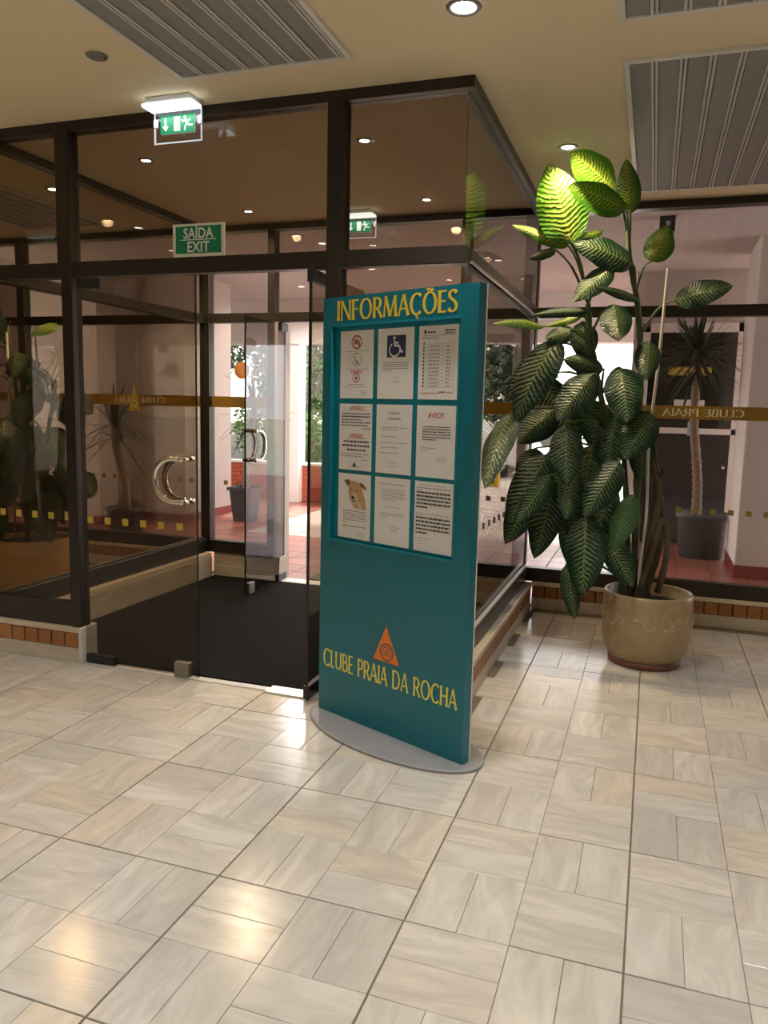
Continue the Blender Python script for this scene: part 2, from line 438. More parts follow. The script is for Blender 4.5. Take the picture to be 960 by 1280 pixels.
def smooth_path(pts, sub=6):
    P = [Vector(p) for p in pts]; out = []
    for i in range(len(P) - 1):
        p0 = P[max(i - 1, 0)]; p1 = P[i]; p2 = P[i + 1]; p3 = P[min(i + 2, len(P) - 1)]
        for k in range(sub):
            t = k / sub
            out.append(0.5 * ((2 * p1) + (p2 - p0) * t + (2 * p0 - 5 * p1 + 4 * p2 - p3) * t * t + (3 * p1 - p0 - 3 * p2 + p3) * t ** 3))
    out.append(P[-1]); return out
def lathe(bm, prof, c=(0, 0, 0), n=40, cap_bottom=True, cap_top=False):
    rings = [[bm.verts.new((c[0] + r * math.cos(2 * PI * k / n), c[1] + r * math.sin(2 * PI * k / n), c[2] + z)) for k in range(n)] for r, z in prof]
    for i in range(len(rings) - 1):
        for k in range(n):
            f = bm.faces.new((rings[i][k], rings[i][(k + 1) % n], rings[i + 1][(k + 1) % n], rings[i + 1][k])); f.smooth = True
    if cap_bottom: bm.faces.new(rings[0][::-1])
    if cap_top: bm.faces.new(rings[-1])
def disc(bm, c, r, axis='z', n=28, depth=0.0):
    vs = []
    for k in range(n):
        a = 2 * PI * k / n
        vs.append(bm.verts.new((c[0] + r * math.cos(a), c[1] + r * math.sin(a), c[2]) if axis == 'z' else (c[0] + r * math.cos(a), c[1], c[2] + r * math.sin(a))))
    f = bm.faces.new(vs)
    if depth:
        g = bmesh.ops.extrude_face_region(bm, geom=[f])
        d = Vector((0, 0, depth)) if axis == 'z' else Vector((0, depth, 0))
        bmesh.ops.translate(bm, verts=[e for e in g['geom'] if isinstance(e, bmesh.types.BMVert)], vec=d)

# ---- flat lettering: a pen of different upright and level thickness with flared ends
def arc(cx, cy, rx, ry, a0, a1, n=22):
    return [(cx + rx * math.cos(R(a0 + (a1 - a0) * i / n)), cy + ry * math.sin(R(a0 + (a1 - a0) * i / n))) for i in range(n + 1)]
def ln(x0, y0, x1, y1, n=8):
    return [(x0 + (x1 - x0) * i / n, y0 + (y1 - y0) * i / n) for i in range(n + 1)]
def bowl(x0, xr, y0, y1):
    return ln(x0, y1, xr * .55, y1, 3) + arc(xr * .55, (y0 + y1) / 2, xr * .45, (y1 - y0) / 2, 90, -90, 14) + ln(xr * .55, y0, x0, y0, 3)
S_PTS = [(.47, .84), (.36, .955), (.22, .955), (.10, .86), (.10, .70), (.22, .58), (.38, .46), (.47, .32), (.45, .14), (.32, .04), (.17, .045), (.05, .17)]
GLY = {
    'I': (.20, [(ln(.1, 0, .1, 1), 1)]),
    'L': (.46, [(ln(.1, 0, .1, 1), 1), (ln(.1, .035, .44, .035), 1)]),
    'N': (.74, [(ln(.08, 0, .08, 1), .62), (ln(.07, .98, .66, .03), 1.0), (ln(.66, 0, .66, 1), .62)]),
    'F': (.50, [(ln(.1, 0, .1, 1), 1), (ln(.1, .963, .47, .963), 1), (ln(.1, .52, .42, .52), 1)]),
    'E': (.52, [(ln(.1, 0, .1, 1), 1), (ln(.1, .963, .48, .963), 1), (ln(.1, .52, .43, .52), 1), (ln(.1, .037, .49, .037), 1)]),
    'H': (.70, [(ln(.1, 0, .1, 1), 1), (ln(.6, 0, .6, 1), 1), (ln(.1, .52, .6, .52), 1)]),
    'M': (.92, [(ln(.07, 0, .16, 1), .6), (ln(.16, 1, .46, .04), 1.0), (ln(.46, .04, .76, 1), .6), (ln(.76, 1, .84, 0), 1)]),
    'A': (.68, [(ln(.03, 0, .33, 1), .62), (ln(.33, 1, .64, 0), 1), (ln(.14, .33, .54, .33), 1)]),
    'O': (.84, [(arc(.42, .5, .345, .475, 90, 450, 44), 1)]),
    'C': (.72, [(arc(.42, .5, .345, .475, 48, 312, 34), 1)]),
    'U': (.70, [(ln(.1, 1, .1, .32, 5) + arc(.35, .32, .25, .29, 180, 360, 18) + ln(.6, .32, .6, 1, 5), .9)]),
    'D': (.76, [(ln(.1, 0, .1, 1), 1), (ln(.1, .965, .3, .965, 3) + arc(.3, .5, .37, .465, 90, -90, 24) + ln(.3, .035, .1, .035, 3), 1)]),
    'P': (.56, [(ln(.1, 0, .1, 1), 1), (bowl(.1, .5, .45, .965), 1)]),
    'R': (.62, [(ln(.1, 0, .1, 1), 1), (bowl(.1, .5, .47, .965), 1), (ln(.30, .47, .60, 0), 1)]),
    'B': (.58, [(ln(.1, 0, .1, 1), 1), (bowl(.1, .47, .53, .965), 1), (bowl(.1, .53, .035, .53), 1)]),
    'S': (.54, [([(p.x, p.y) for p in smooth_path([(x, y, 0) for x, y in S_PTS], 4)], 1)]),
    ' ': (.34, []),
}
GLY['Ç'] = (.72, GLY['C'][1] + [(ln(.42, .02, .40, -.09, 3) + arc(.41, -.16, .075, .07, 80, -130, 10), .6)])
GLY['Õ'] = (.84, GLY['O'][1] + [([(.24, 1.06), (.30, 1.12), (.37, 1.12), (.47, 1.07), (.54, 1.07), (.60, 1.13)], 1.25)])
def lettering(bm, text, x0, x1, z0, h, put, stem=.135, bar=.062, gap=.055):
    """strokes laid out between x0 and x1; put(x, z) gives the 3D point"""
    W = sum(GLY[c][0] + gap for c in text) - gap
    sx = (x1 - x0) / W; cx = 0.0
    for c in text:
        w, strokes = GLY[c]
        for pts, k in strokes:
            n = len(pts); closed = abs(pts[0][0] - pts[-1][0]) < 1e-6 and abs(pts[0][1] - pts[-1][1]) < 1e-6
            L, Rr = [], []
            for i, (x, y) in enumerate(pts):
                a = pts[(i - 1) % (n - 1)] if closed else pts[max(i - 1, 0)]
                b = pts[(i + 1) % (n - 1)] if closed else pts[min(i + 1, n - 1)]
                dx, dy = (b[0] - a[0]), (b[1] - a[1]); d = math.hypot(dx, dy) or 1; dx /= d; dy /= d
                hw = 0.5 * math.hypot(stem * dy, bar * dx) * k
                if not closed:
                    t = i / (n - 1); e = max(0, abs(2 * t - 1) - .5) * 2
                    hw *= 1 + .32 * e * e
                L.append((x - dy * hw, y + dx * hw)); Rr.append((x + dy * hw, y - dx * hw))
            for i in range(n - 1):
                q = [L[i], L[i + 1], Rr[i + 1], Rr[i]]
                bm.faces.new([bm.verts.new(put(x0 + (cx + px) * sx, z0 + pz * h)) for px, pz in q][::-1])
        cx += w + gap
def font(body, size, mat, parent, put, name='lettering', sx=1.0, align='LEFT', bold=0.0, label=None):
    cu = bpy.data.curves.new('text', 'FONT'); cu.body = body; cu.size = size; cu.align_x = align; cu.offset = bold; cu.resolution_u = 3
    ob = bpy.data.objects.new('text', cu); COL.objects.link(ob)
    dg = bpy.context.evaluated_depsgraph_get()
    me = bpy.data.meshes.new_from_object(ob.evaluated_get(dg))
    bpy.data.objects.remove(ob); bpy.data.curves.remove(cu)
    for v in me.vertices: v.co = put(v.co.x * sx, v.co.y)
    me.name = name
    return tag(link(name, me, mat, parent), label)
def poly(bm, pts, put):
    bm.faces.new([bm.verts.new(put(x, z)) for x, z in pts])
def ring2(bm, cx, cz, r, w, put, n=24, rz=None):
    rz = rz or r
    o = [bm.verts.new(put(cx + r * math.cos(2 * PI * k / n), cz + rz * math.sin(2 * PI * k / n))) for k in range(n)]
    i = [bm.verts.new(put(cx + (r - w) * math.cos(2 * PI * k / n), cz + (rz - w) * math.sin(2 * PI * k / n))) for k in range(n)]
    for k in range(n): bm.faces.new((o[k], o[(k + 1) % n], i[(k + 1) % n], i[k]))
def thick(bm, a, b, w, put):
    dx, dz = b[0] - a[0], b[1] - a[1]; d = math.hypot(dx, dz); nx, nz = -dz / d * w / 2, dx / d * w / 2
    poly(bm, [(a[0] + nx, a[1] + nz), (b[0] + nx, b[1] + nz), (b[0] - nx, b[1] - nz), (a[0] - nx, a[1] - nz)], put)

# ------------------------------------------------------------------ layout constants (metres)
YF, YB, XL, XR, ZC = 3.605, 5.95, -3.65, -0.87, 2.947
GX0, GX1 = -6.2, 2.4

# ------------------------------------------------------------------ floor, ceiling, lobby walls
floor = empty('floor', (0, 1.2, 0), label='light marble basket-weave tile floor of the lobby', kind='structure')
bm = bx(-6.5, 3.2, -3.5, 6.0, -.12, -.004)
part('grout_bed', bm, M['grout'], floor, label='brown grout bed between the tiles')
def tile_mesh(lx=.3045, ly=.1515, th=.0105, b=.0012):
    bm = bmesh.new(); uv = bm.loops.layers.uv.verify()
    def ring(dx, z): return [bm.verts.new((sx * (lx / 2 - dx), sy * (ly / 2 - dx), z)) for sx, sy in ((-1, -1), (1, -1), (1, 1), (-1, 1))]
    r0, r1, r2 = ring(0, -th), ring(0, -b), ring(b, 0)
    bm.faces.new(r2)
    for a, c in ((r0, r1), (r1, r2)):
        for k in range(4): bm.faces.new((a[k], a[(k + 1) % 4], c[(k + 1) % 4], c[k]))
    for f in bm.faces:
        for l in f.loops: l[uv].uv = (l.vert.co.x, l.vert.co.y)
    return bm
TD = {True: (.3072, .1543), False: (.3105, .1526)}
tmesh = {}
for hor in (True, False):
    bmt = tile_mesh(*TD[hor]); tmesh[hor] = bpy.data.meshes.new('marble_tile'); bmt.to_mesh(tmesh[hor]); bmt.free()
    tmesh[hor].materials.append(M['tile'])
tiles = []
PX, PY, OX, OY = .6215, .628, -.603, 2.053
for bi in range(-10, 7):
    for bj in range(-9, 7):
        cx, cy = OX + bi * PX, OY + bj * PY
        for qx, qy, hor in ((0, 1, True), (1, 1, False), (0, 0, False), (1, 0, True)):
            qcx, qcy = cx + .1568 + qx * .3086, cy + .1582 + qy * .3119
            for s in (-1, 1):
                x, y = (qcx, qcy + s * .0779) if hor else (qcx + s * .0771, qcy)
                ex, ey = (.153, .077) if hor else (.077, .153)
                if x - ex < -6.45 or x + ex > 3.15 or y - ey < -3.45 or y + ey > 5.92: continue
                if y + ey > 3.57 and -3.68 < x < -.82 and (y > 3.64): continue
                tiles.append((x, y, hor))
def screen(x, y, z):
    d = Vector((x, y, z - CAM_H)); w = d.dot(CF)
    if w < .2: return None
    return 480 + FPX * d.dot(CR) / w, 640 + FPX * d.dot(CD) / w, w
def seen_size(t):
    s = screen(t[0], t[1], 0)
    if s is None or not (-60 < s[0] < 1020 and -60 < s[1] < 1345): return 0
    return 1 / s[2] ** 3
tiles.sort(key=seen_size, reverse=True)
rest = bmesh.new(); ruv = rest.loops.layers.uv.verify()
for i, (x, y, hor) in enumerate(tiles):
    rz = (0 if hor else PI / 2) + R(random.uniform(-.1, .1)); dz = random.uniform(-.0010, .0005)
    tx, ty = random.uniform(-.0016, .0016), random.uniform(-.0016, .0016)
    if i < 300:
        o = bpy.data.objects.new('tile', tmesh[hor]); COL.objects.link(o); o.parent = floor
        o.location = (x, y - 1.2, dz); o.rotation_euler = (tx, ty, rz)
    else:
        c, s = math.cos(rz), math.sin(rz)
        hx, hy = TD[hor][0] / 2, TD[hor][1] / 2; q = [(-hx, -hy), (hx, -hy), (hx, hy), (-hx, hy)]
        top = [rest.verts.new((x + c * a - s * b, y + s * a + c * b, dz)) for a, b in q]
        bot = [rest.verts.new((x + c * a - s * b, y + s * a + c * b, -.0105)) for a, b in q]
        fs = [rest.faces.new(top)] + [rest.faces.new((bot[k], bot[(k + 1) % 4], top[(k + 1) % 4], top[k])) for k in range(4)]
        for f in fs:
            for l in f.loops: l[ruv].uv = (q[(top if l.vert in top else bot).index(l.vert)])
part('tiles', rest, M['tile'], floor, kind='stuff')

ceiling = empty('ceiling', (0, 1.2, ZC), label='cream painted lobby ceiling', kind='structure')
part('ceiling_slab', bx(-6.5, 3.2, -3.5, 6.08, ZC, ZC + .25), M['ceiling'], ceiling)
for nm, a, lab in (('wall_back', (-6.7, 3.4, -3.7, -3.5, -.12, ZC + .25), 'beige lobby wall behind the viewer'),
                   ('wall_left', (-6.7, -6.5, -3.5, 6.05, -.12, ZC + .25), 'beige lobby wall on the left'),
                   ('wall_right', (3.2, 3.4, -3.5, 6.05, -.12, ZC + .25), 'beige lobby wall on the right')):
    single(nm, bx(*a), M['wall'], lab, None, kind='structure')
for nm, a, lab in (('wall_left_return', (-6.5, GX0, 5.88, 6.08, 0, ZC), 'short wall left of the glass facade'),
                   ('wall_right_return', (GX1, 3.2, 5.88, 6.08, 0, ZC), 'short wall right of the glass facade')):
    single(nm, bx(*a), M['wall'], lab, None, kind='structure')

# ------------------------------------------------------------------ ceiling grilles
def grille(x0, x1, y0, y1, label):
    g = empty('ceiling_grille', ((x0 + x1) / 2, (y0 + y1) / 2, ZC), label=label, cat='ceiling grille', group='slatted metal ceiling panels')
    z = ZC - .001
    part('backing', bx(x0 + .01, x1 - .01, y0 + .01, y1 - .01, z - .003, z), M['grilledark'], g)
    for a in ((x0, x1, y0, y0 + .022), (x0, x1, y1 - .022, y1), (x0, x0 + .022, y0 + .022, y1 - .022), (x1 - .022, x1, y0 + .022, y1 - .022)):
        part('frame', bx(*a, z - .014, z), M['whitemetal'], g)
    n = 7; w = (x1 - x0 - .048) / n
    for k in range(n):
        a = x0 + .024 + k * w + .004; b = a + w - .034
        s = part('slat', bx(a, b, y0 + .024, y1 - .024, z - .009, z - .004), M['slat'], g)
        for c in (b + .001, b + .018):
            part('lip', bx(c, c + .010, y0 + .024, y1 - .024, z - .014, z - .004), M['slatlip'], s)
    return g
grille(-2.105, -1.285, 1.24, 3.245, 'slatted grey ceiling panel above the hanging exit lamp, at the upper left')
grille(-.215, .625, 3.585, 5.615, 'slatted grey ceiling panel above the tall plant and right-hand window')
grille(-.215, .625, 1.22, 3.225, 'slatted grey ceiling panel at the top right corner, nearest the viewer')
grille(-5.16, -4.335, 3.585, 5.615, 'slatted grey ceiling panel over the left plant, seen through brown glass')

# ------------------------------------------------------------------ downlights (each carries its own lamp)
def downlight(x, y, label, watts, col, lens, ring=M['lampring'], z=ZC, r=.036, spread=125, blend=.75, group='recessed ceiling downlights'):
    d = empty('downlight', (x, y, z), label=label, cat='downlight', group=group)
    bm = bmesh.new(); lathe(bm, [(r, -.002), (r, -.006), (r + .014, -.008), (r + .02, -.001)], (x, y, z), 28, False)
    part('ring', bm, ring, d, smooth=True)
    bm = bmesh.new(); disc(bm, (x, y, z - .0025), r, 'z', 24, .001)
    part('lens', bm, lens, d)
    if watts:
        ld = bpy.data.lights.new('lamp', 'SPOT'); ld.energy = watts; ld.color = col
        ld.spot_size = R(spread); ld.spot_blend = blend; ld.shadow_soft_size = .04
        lo = bpy.data.objects.new('lamp', ld); COL.objects.link(lo); lo.parent = d; lo.location = (0, 0, -.012)
    return d
downlight(-.75, 2.985, 'bright bluish-white downlight at the top of the lobby ceiling', LOBBY_W, COOL, M['lampcool'], r=.046)
downlight(-2.33, 2.955, 'unlit grey downlight left of the slatted ceiling panel', 0, WARM, M['lampoff'], r=.028)
downlight(-.545, 4.63, 'warm downlight directly above the tall potted plant', ALC_W, WARM, M['lampwarm'])
downlight(-4.05, 4.64, 'warm downlight behind the left-hand brown glass panel', ALC_W * 2.0, WARM, M['lampwarm'], spread=150, blend=.6)
downlight(-3.01, 4.245, 'front left downlight inside the glass vestibule', VEST_W, WARM, M['lampcool'], r=.028, spread=165, blend=.6)
downlight(-1.60, 4.245, 'front right downlight inside the glass vestibule', VEST_W, WARM, M['lampcool'], r=.028, spread=165, blend=.6)
downlight(-3.01, 5.52, 'rear left downlight inside the glass vestibule, near the outer wall', VEST_W, WARM, M['lampwarm'], r=.028, spread=165, blend=.6)
downlight(-1.605, 5.51, 'rear right downlight inside the glass vestibule, near the outer wall', VEST_W, WARM, M['lampwarm'], r=.028, spread=165, blend=.6)
for x, y, w in ((-4.2, 1.4, 'far left of the viewer'), (-2.5, .3, 'left of the viewer'), (-.9, .3, 'above the viewer'), (.9, .3, 'right of the viewer'), (1.5, 2.6, 'right of the picture'),
                (-4.6, -1.4, 'far behind on the left'), (-2.3, -1.7, 'behind the viewer on the left'), (-.2, -1.7, 'straight behind the viewer'), (1.7, -1.7, 'behind the viewer on the right')):
    downlight(x, y, 'lit lobby ceiling downlight ' + w, LOBBY_W, COOL, M['lampcool'], group='lobby downlights outside the frame')

# ------------------------------------------------------------------ low kerb walls with brick bands
brick_cache = {}
def brick_me(w, h, d=.012):
    k = (round(w, 4), round(h, 4))
    if k not in brick_cache:
        bm = bx(-w / 2, w / 2, -d, 0, 0, h, bev=.003, seg=1)
        me = bpy.data.meshes.new('brick'); bm.to_mesh(me); bm.free(); me.materials.append(M['brick']); brick_cache[k] = me
    return brick_cache[k]
def kerb(n, x0, x1, y0, y1, face, label, inner=None):
    """face: 'y-' or 'x+' or None, the side that shows the brick band"""
    t = empty('trim_%d' % n, ((x0 + x1) / 2, (y0 + y1) / 2, 0), label=label, kind='structure')
    e = .012
    cx0, cx1, cy0, cy1 = x0, x1, y0, y1
    if face == 'y-': cy0 += e
    if face == 'x+': cx1 -= e
    if face == 'x-': cx0 += e
    part('core', bx(cx0, cx1, cy0, cy1, 0, .178), M['mortar'] if face else M['curbmarble'], t)
    part('ledge', uvbox(bx(x0 - .003, x1 + .003, y0 - .003, y1 + .003, .178, .211, bev=.004, seg=2)), M['ledge'], t)
    if face == 'y-':
        part('base_slab', uvbox(bx(x0, x1, y0, cy0 + .001, 0, .088)), M['curbmarble'], t)
        part('back_panel', uvbox(bx(x0, x1, y1, y1 + .012, 0, .178)), M['curbmarble'], t)
        cnt = max(1, round((x1 - x0) / .094)); w = (x1 - x0) / cnt
        for k in range(cnt):
            o = bpy.data.objects.new('brick', brick_me(w - .007, .084)); COL.objects.link(o); o.parent = t
            o.location = Vector((x0 + (k + .5) * w, cy0, .091)) - wloc(t) + Vector((0, random.uniform(-.001, .001), 0))
    elif face in ('x+', 'x-'):
        sg = 1 if face == 'x+' else -1
        xf = cx1 if sg > 0 else cx0
        part('base_slab', uvbox(bx(min(xf, xf + sg * e), max(xf, xf + sg * e), y0, y1, 0, .088)), M['curbmarble'], t)
        xb = x0 if sg > 0 else x1
        part('back_panel', uvbox(bx(min(xb, xb - sg * .012), max(xb, xb - sg * .012), y0, y1, 0, .178)), M['curbmarble'], t)
        cnt = max(1, round((y1 - y0) / .094)); w = (y1 - y0) / cnt
        for k in range(cnt):
            o = bpy.data.objects.new('brick', brick_me(w - .007, .084)); COL.objects.link(o); o.parent = t
            o.rotation_euler = (0, 0, sg * PI / 2)
            o.location = Vector((xf, y0 + (k + .5) * w, .091)) - wloc(t)
    else:
        part('base_slab', uvbox(bx(x0, x1, y0 - .012, y0, 0, .095)), M['curbmarble'], t)
        part('back_panel', uvbox(bx(x0, x1, y0 - .006, y0, .095, .178)), M['curbmarble'], t)
    return t
k1 = kerb(1, XL - .05, -3.03, 3.560, 3.690, 'y-', 'low brick-banded kerb under the left front glass panel')
part('end_cap', bx(-3.029, -3.004, 3.556, 3.69, 0, .213, bev=.005), M['frameend'], k1, label='pale painted end of the kerb')
kerb(2, XL - .05, XL + .08, 3.703, 5.88, 'x-', 'low marble kerb along the left side of the vestibule')
k3 = kerb(3, -1.45, XR + .075, 3.560, 3.690, 'y-', 'low kerb under the right front glass panel, behind the sign')
kerb(4, XR - .06, XR + .07, 3.703, 5.89, 'x+', 'low brick-banded kerb right of the information stand')
kerb(5, XR + .072, GX1, 5.915, 6.06, 'y-', 'low brick-banded kerb behind the tall potted plant')
kerb(6, GX0, XL - .052, 5.915, 6.06, 'y-', 'low kerb behind the left-hand plant')
kerb(7, XL + .082, -2.935, 5.935, 6.06, None, 'low marble kerb left of the outer door')
kerb(8, -1.455, XR - .062, 5.935, 6.06, None, 'low marble kerb right of the outer door')

# ------------------------------------------------------------------ glazed walls
def squares(name, x0, x1, y, z, pitch, root, phase=0.0, mt='goldsq'):
    bm = bmesh.new(); x = x0 + phase
    while x + .02 < x1:
        box(bm, x - .019, x + .019, y - .0008, y, z - .019, z + .019); x += pitch
    return part(name, bm, M[mt], root, label='row of gold vinyl squares')
# window_1: front of the vestibule
w1 = empty('window_1', (-2.26, YF, 0), label='dark framed brown glass front of the vestibule', kind='structure')
part('top_trim', bx(XL - .03, XR + .035, YF - .04, YF + .04, ZC - .05, ZC - .001), M['frame'], w1)
part('transom', bx(XL - .03, XR + .02, YF - .035, YF + .035, 2.152, 2.232, bev=.003, seg=1), M['frame'], w1)
for a, b, c, d in ((-3.10, -3.012, 2.15, ZC - .04), (-1.53, -1.442, 2.15, ZC - .04), (-3.08, -3.012, .21, 2.155), (-1.53, -1.452, .21, 2.155)):
    part('post', bx(a, b, YF - .042, YF + .042, c, d, bev=.003, seg=1), M['frame'], w1)
for a, b in ((XL - .03, -3.08), (-1.452, XR + .02)):
    part('bottom_rail', bx(a, b, YF - .03, YF + .03, .211, .348, bev=.003, seg=1), M['frame'], w1)
for a, b, c, d in ((XL, -3.08, .348, 2.152), (XL, -3.10, 2.232, ZC - .05), (-3.012, -1.53, 2.232, ZC - .05), (-1.442, XR, 2.232, ZC - .05), (-1.452, XR, .348, 2.152)):
    part('pane', bx(a, b, YF - .004, YF + .004, c, d), M['glass_front'], w1)
squares('sticker_row', -3.575, -3.09, YF - .0055, .84, .1155, w1)
squares('sticker_row', -1.40, -.9, YF - .0055, .84, .1155, w1)
# window_2 and window_3: its sides
for n, X, lab, gm in ((2, XL, 'glass left side of the vestibule', M['glass_side_left']), (3, XR, 'glass right side of the vestibule beside the plant', M['glass_side'])):
    w = empty('window_%d' % n, (X, 4.8, 0), label=lab, kind='structure')
    y0, y1 = YF + .042, YB - .04
    part('top_trim', bx(X - .035, X + .035, y0, y1, ZC - .05, ZC - .001), M['frame'], w)
    part('transom', bx(X - .03, X + .03, y0, y1, 2.162, 2.232, bev=.003, seg=1), M['frame'], w)
    part('bottom_rail', bx(X - .028, X + .028, y0, y1, .211, .335, bev=.003, seg=1), M['frame'], w)
    s = 1 if n == 3 else -1
    for z in (2.168, .338):
        part('bead', bx(min(X + s * .012, X + s * .036), max(X + s * .012, X + s * .036), y0, y1, z - .006, z + .006), M['framelight'], w, label='bright aluminium glazing bead')
    for c, d in ((.335, 2.162), (2.232, ZC - .05)):
        part('pane', bx(X - .004, X + .004, y0 - .03, y1, c, d), gm, w)
# window_4: outer facade
w4 = empty('window_4', (-1.9, YB, 0), label='outer glass facade with dark frames and a gold band', kind='structure')
part('top_trim', bx(GX0, GX1, YB - .04, YB + .06, ZC - .05, ZC - .001), M['frame'], w4)
part('transom', bx(GX0, GX1, YB - .03, YB + .05, 2.168, 2.245, bev=.003, seg=1), M['frame'], w4)
for a, b in ((GX0, -2.985), (-1.44, GX1)):
    part('bottom_rail', bx(a, b, YB - .03, YB + .06, .211, .315, bev=.003, seg=1), M['frame'], w4)
posts = ((-5.62, -5.54, .3, ZC - .04), (-3.69, -3.60, .21, ZC - .04), (-3.05, -2.985, .21, ZC - .04), (-1.44, -1.37, .21, ZC - .04), (-.965, -.86, .21, ZC - .04), (1.6, 1.68, .3, ZC - .04))
for a, b, c, d in posts:
    part('post', bx(a, b, YB - .035, YB + .055, c, d, bev=.003, seg=1), M['frame'], w4)
part('jamb_side', bx(-2.984, -2.955, YB - .03, YB + .20, .211, 2.168), M['jamb'], w4, label='side of the outer door jamb, daylight glare put into its beige')
part('jamb_base', bx(-2.984, -2.952, YB - .03, YB + .20, 0, .211), M['curbmarble'], w4)
bays = ((GX0, -5.62), (-5.54, -3.69), (-3.60, -3.05), (-2.985, -1.44), (-1.37, -.965), (-.86, 1.6), (1.68, GX1))
for i, (a, b) in enumerate(bays):
    part('pane', bx(a, b, YB - .004, YB + .004, 2.245, ZC - .05), M['glass_fac'], w4)
    if i != 3:
        part('pane', bx(a, b, YB - .004, YB + .004, .315, 2.168), M['glass_fac'], w4)
        part('gold_band', bx(a, b, YB + .004, YB + .0055, 1.465, 1.558), M['gold'], w4, label='gold vinyl band')
        squares('sticker_row', a + .05, b - .03, YB - .0055, .822, .1145, w4, phase=(.2066 - a - .05) % .1145, mt='goldfac')
for x0, lab in ((.585, 'frosted reversed CLUBE PRAIA letters, right window'), (-4.06, 'frosted reversed CLUBE PRAIA letters, left window')):
    bm = bmesh.new()
    lettering(bm, 'CLUBE PRAIA', 0, .53, 0, .052, lambda x, z, q=x0: (q - x, YB - .0058, 1.485 + z))
    flatpart('band_lettering', bm, M['bandtext'], w4, label=lab)
bm = bmesh.new()
put = lambda x, z: (x, YB - .0062, z)
poly(bm, [(-4.44, 1.415), (-4.315, 1.415), (-4.377, 1.66)], put)
flatpart('gold_triangle', bm, M['goldsq'], w4, label='gold triangle emblem on the left window')
bm = bmesh.new(); put = lambda x, z: (x, YB - .0066, z)
ring2(bm, -4.377, 1.475, .036, .008, put); poly(bm, [(-4.395, 1.46), (-4.36, 1.46), (-4.36, 1.468), (-4.395, 1.468)], put)
flatpart('emblem_ring', bm, M['bandtext'], w4)
for x, z, r, mt, lab in ((-3.302, 1.777, .072, M['stickerorange'], 'orange round sticker on the window left of the outer door'), (-3.225, 1.985, .062, M['stickergrey'], 'grey round sticker on the window above the orange one')):
    bm = bmesh.new(); disc(bm, (x, YB - .0045, z), r, 'y', 28, -.001)
    single('round_sticker', bm, mt, lab, 'sticker', origin=(x, YB - .005, z))

# ------------------------------------------------------------------ glass doors
def d_handle(root, cx, cz, side, yc, off=.045, w=.18, h=.228, r=.0150, axis='x'):
    """D shaped pull on both faces of a leaf; side = direction the bow points along the leaf"""
    for s in (-1, 1):
        pts = [(0, h / 2)] + [(side * .06, h / 2)] + [(side * (.07 + (w - .07) * math.cos(a)), h / 2 * math.sin(a)) for a in [R(90 - 180 * i / 16) for i in range(1, 16)]] + [(side * .06, -h / 2), (0, -h / 2)]
        bm = bmesh.new()
        P = [((cx + p, yc + s * off, cz + q) if axis == 'x' else (yc + s * off, cx + p, cz + q)) for p, q in pts]
        tube(bm, P, r, 12)
        hd = part('handle', bm, M['chrome'], root, smooth=True, label='polished D-shaped pull')
        for q in (h / 2, -h / 2):
            bm = bmesh.new()
            p0 = (cx + side * .012, yc + s * .004, cz + q); p1 = (cx + side * .012, yc + s * (off + r), cz + q)
            if axis != 'x': p0, p1 = (p0[1], p0[0], p0[2]), (p1[1], p1[0], p1[2])
            tube(bm, [p0, p1], .0145, 12)
            part('stand_off', bm, M['chrome'], hd, smooth=True)
d1 = empty('door_1', (-2.995, YF, 0), label='nearly closed brown glass door leaf on the left', kind='structure')
part('pane', bx(-2.998, -2.262, YF - .018, YF - .008, .012, 2.143), M['glass_front'], d1)
part('edge', bx(-2.2635, -2.2595, YF - .0185, YF - .0075, .012, 2.143), M['glassedge'], d1)
part('hinge_plate', bx(-2.992, -2.80, YF - .03, YF + .004, .008, .06, bev=.004), M['darkmetal'], d1)
part('hinge_plate', bx(-2.992, -2.86, YF - .03, YF + .004, 2.09, 2.148, bev=.004), M['darkmetal'], d1)
lk = part('lock', bx(-2.405, -2.315, YF - .034, YF + .008, .006, .088, bev=.004), M['greymetal'], d1, label='grey bottom lock')
bm = bmesh.new(); disc(bm, (-2.36, YF - .034, .047), .017, 'y', 20, -.006); part('keyhole', bm, M['greymetal'], lk)
squares('sticker_row', -2.945, -2.30, YF - .0195, .838, .1155, d1)
d_handle(d1, -2.312, 1.09, -1, YF - .013)
d2 = empty('door_2', (-1.595, YF + .35, 0), label='open brown glass door leaf behind the information stand', kind='structure')
part('pane', bx(-1.600, -1.590, YF - .06, YF + .66, .012, 2.143), M['glass_front'], d2)
part('edge', bx(-1.602, -1.588, YF - .066, YF - .059, .012, 2.143), M['glassedge'], d2)
part('hinge_plate', bx(-1.61, -1.578, YF - .075, YF + .12, 2.085, 2.147, bev=.004), M['darkmetal'], d2)
part('hinge_plate', bx(-1.61, -1.578, YF - .075, YF + .12, .008, .075, bev=.004), M['darkmetal'], d2)
part('lock', bx(-1.612, -1.577, YF + .53, YF + .62, .006, .088, bev=.004), M['greymetal'], d2)
d_handle(d2, YF + .6, 1.09, -1, -1.595, axis='y')
d3 = empty('door_3', (-2.93, 5.7, 0), label='grey outer glass door leaf standing open into the vestibule', kind='structure')
part('pane', bx(-2.950, -2.940, 5.36, 6.03, .015, 2.16), M['glass_leaf'], d3)
part('edge', bx(-2.952, -2.938, 5.354, 5.362, .015, 2.16), M['glassedge'], d3)
part('edge', bx(-2.951, -2.939, 6.028, 6.033, .015, 2.16), M['glassedge'], d3)
part('hinge_plate', bx(-2.965, -2.925, 5.93, 6.05, 2.10, 2.165, bev=.004), M['darkmetal'], d3)
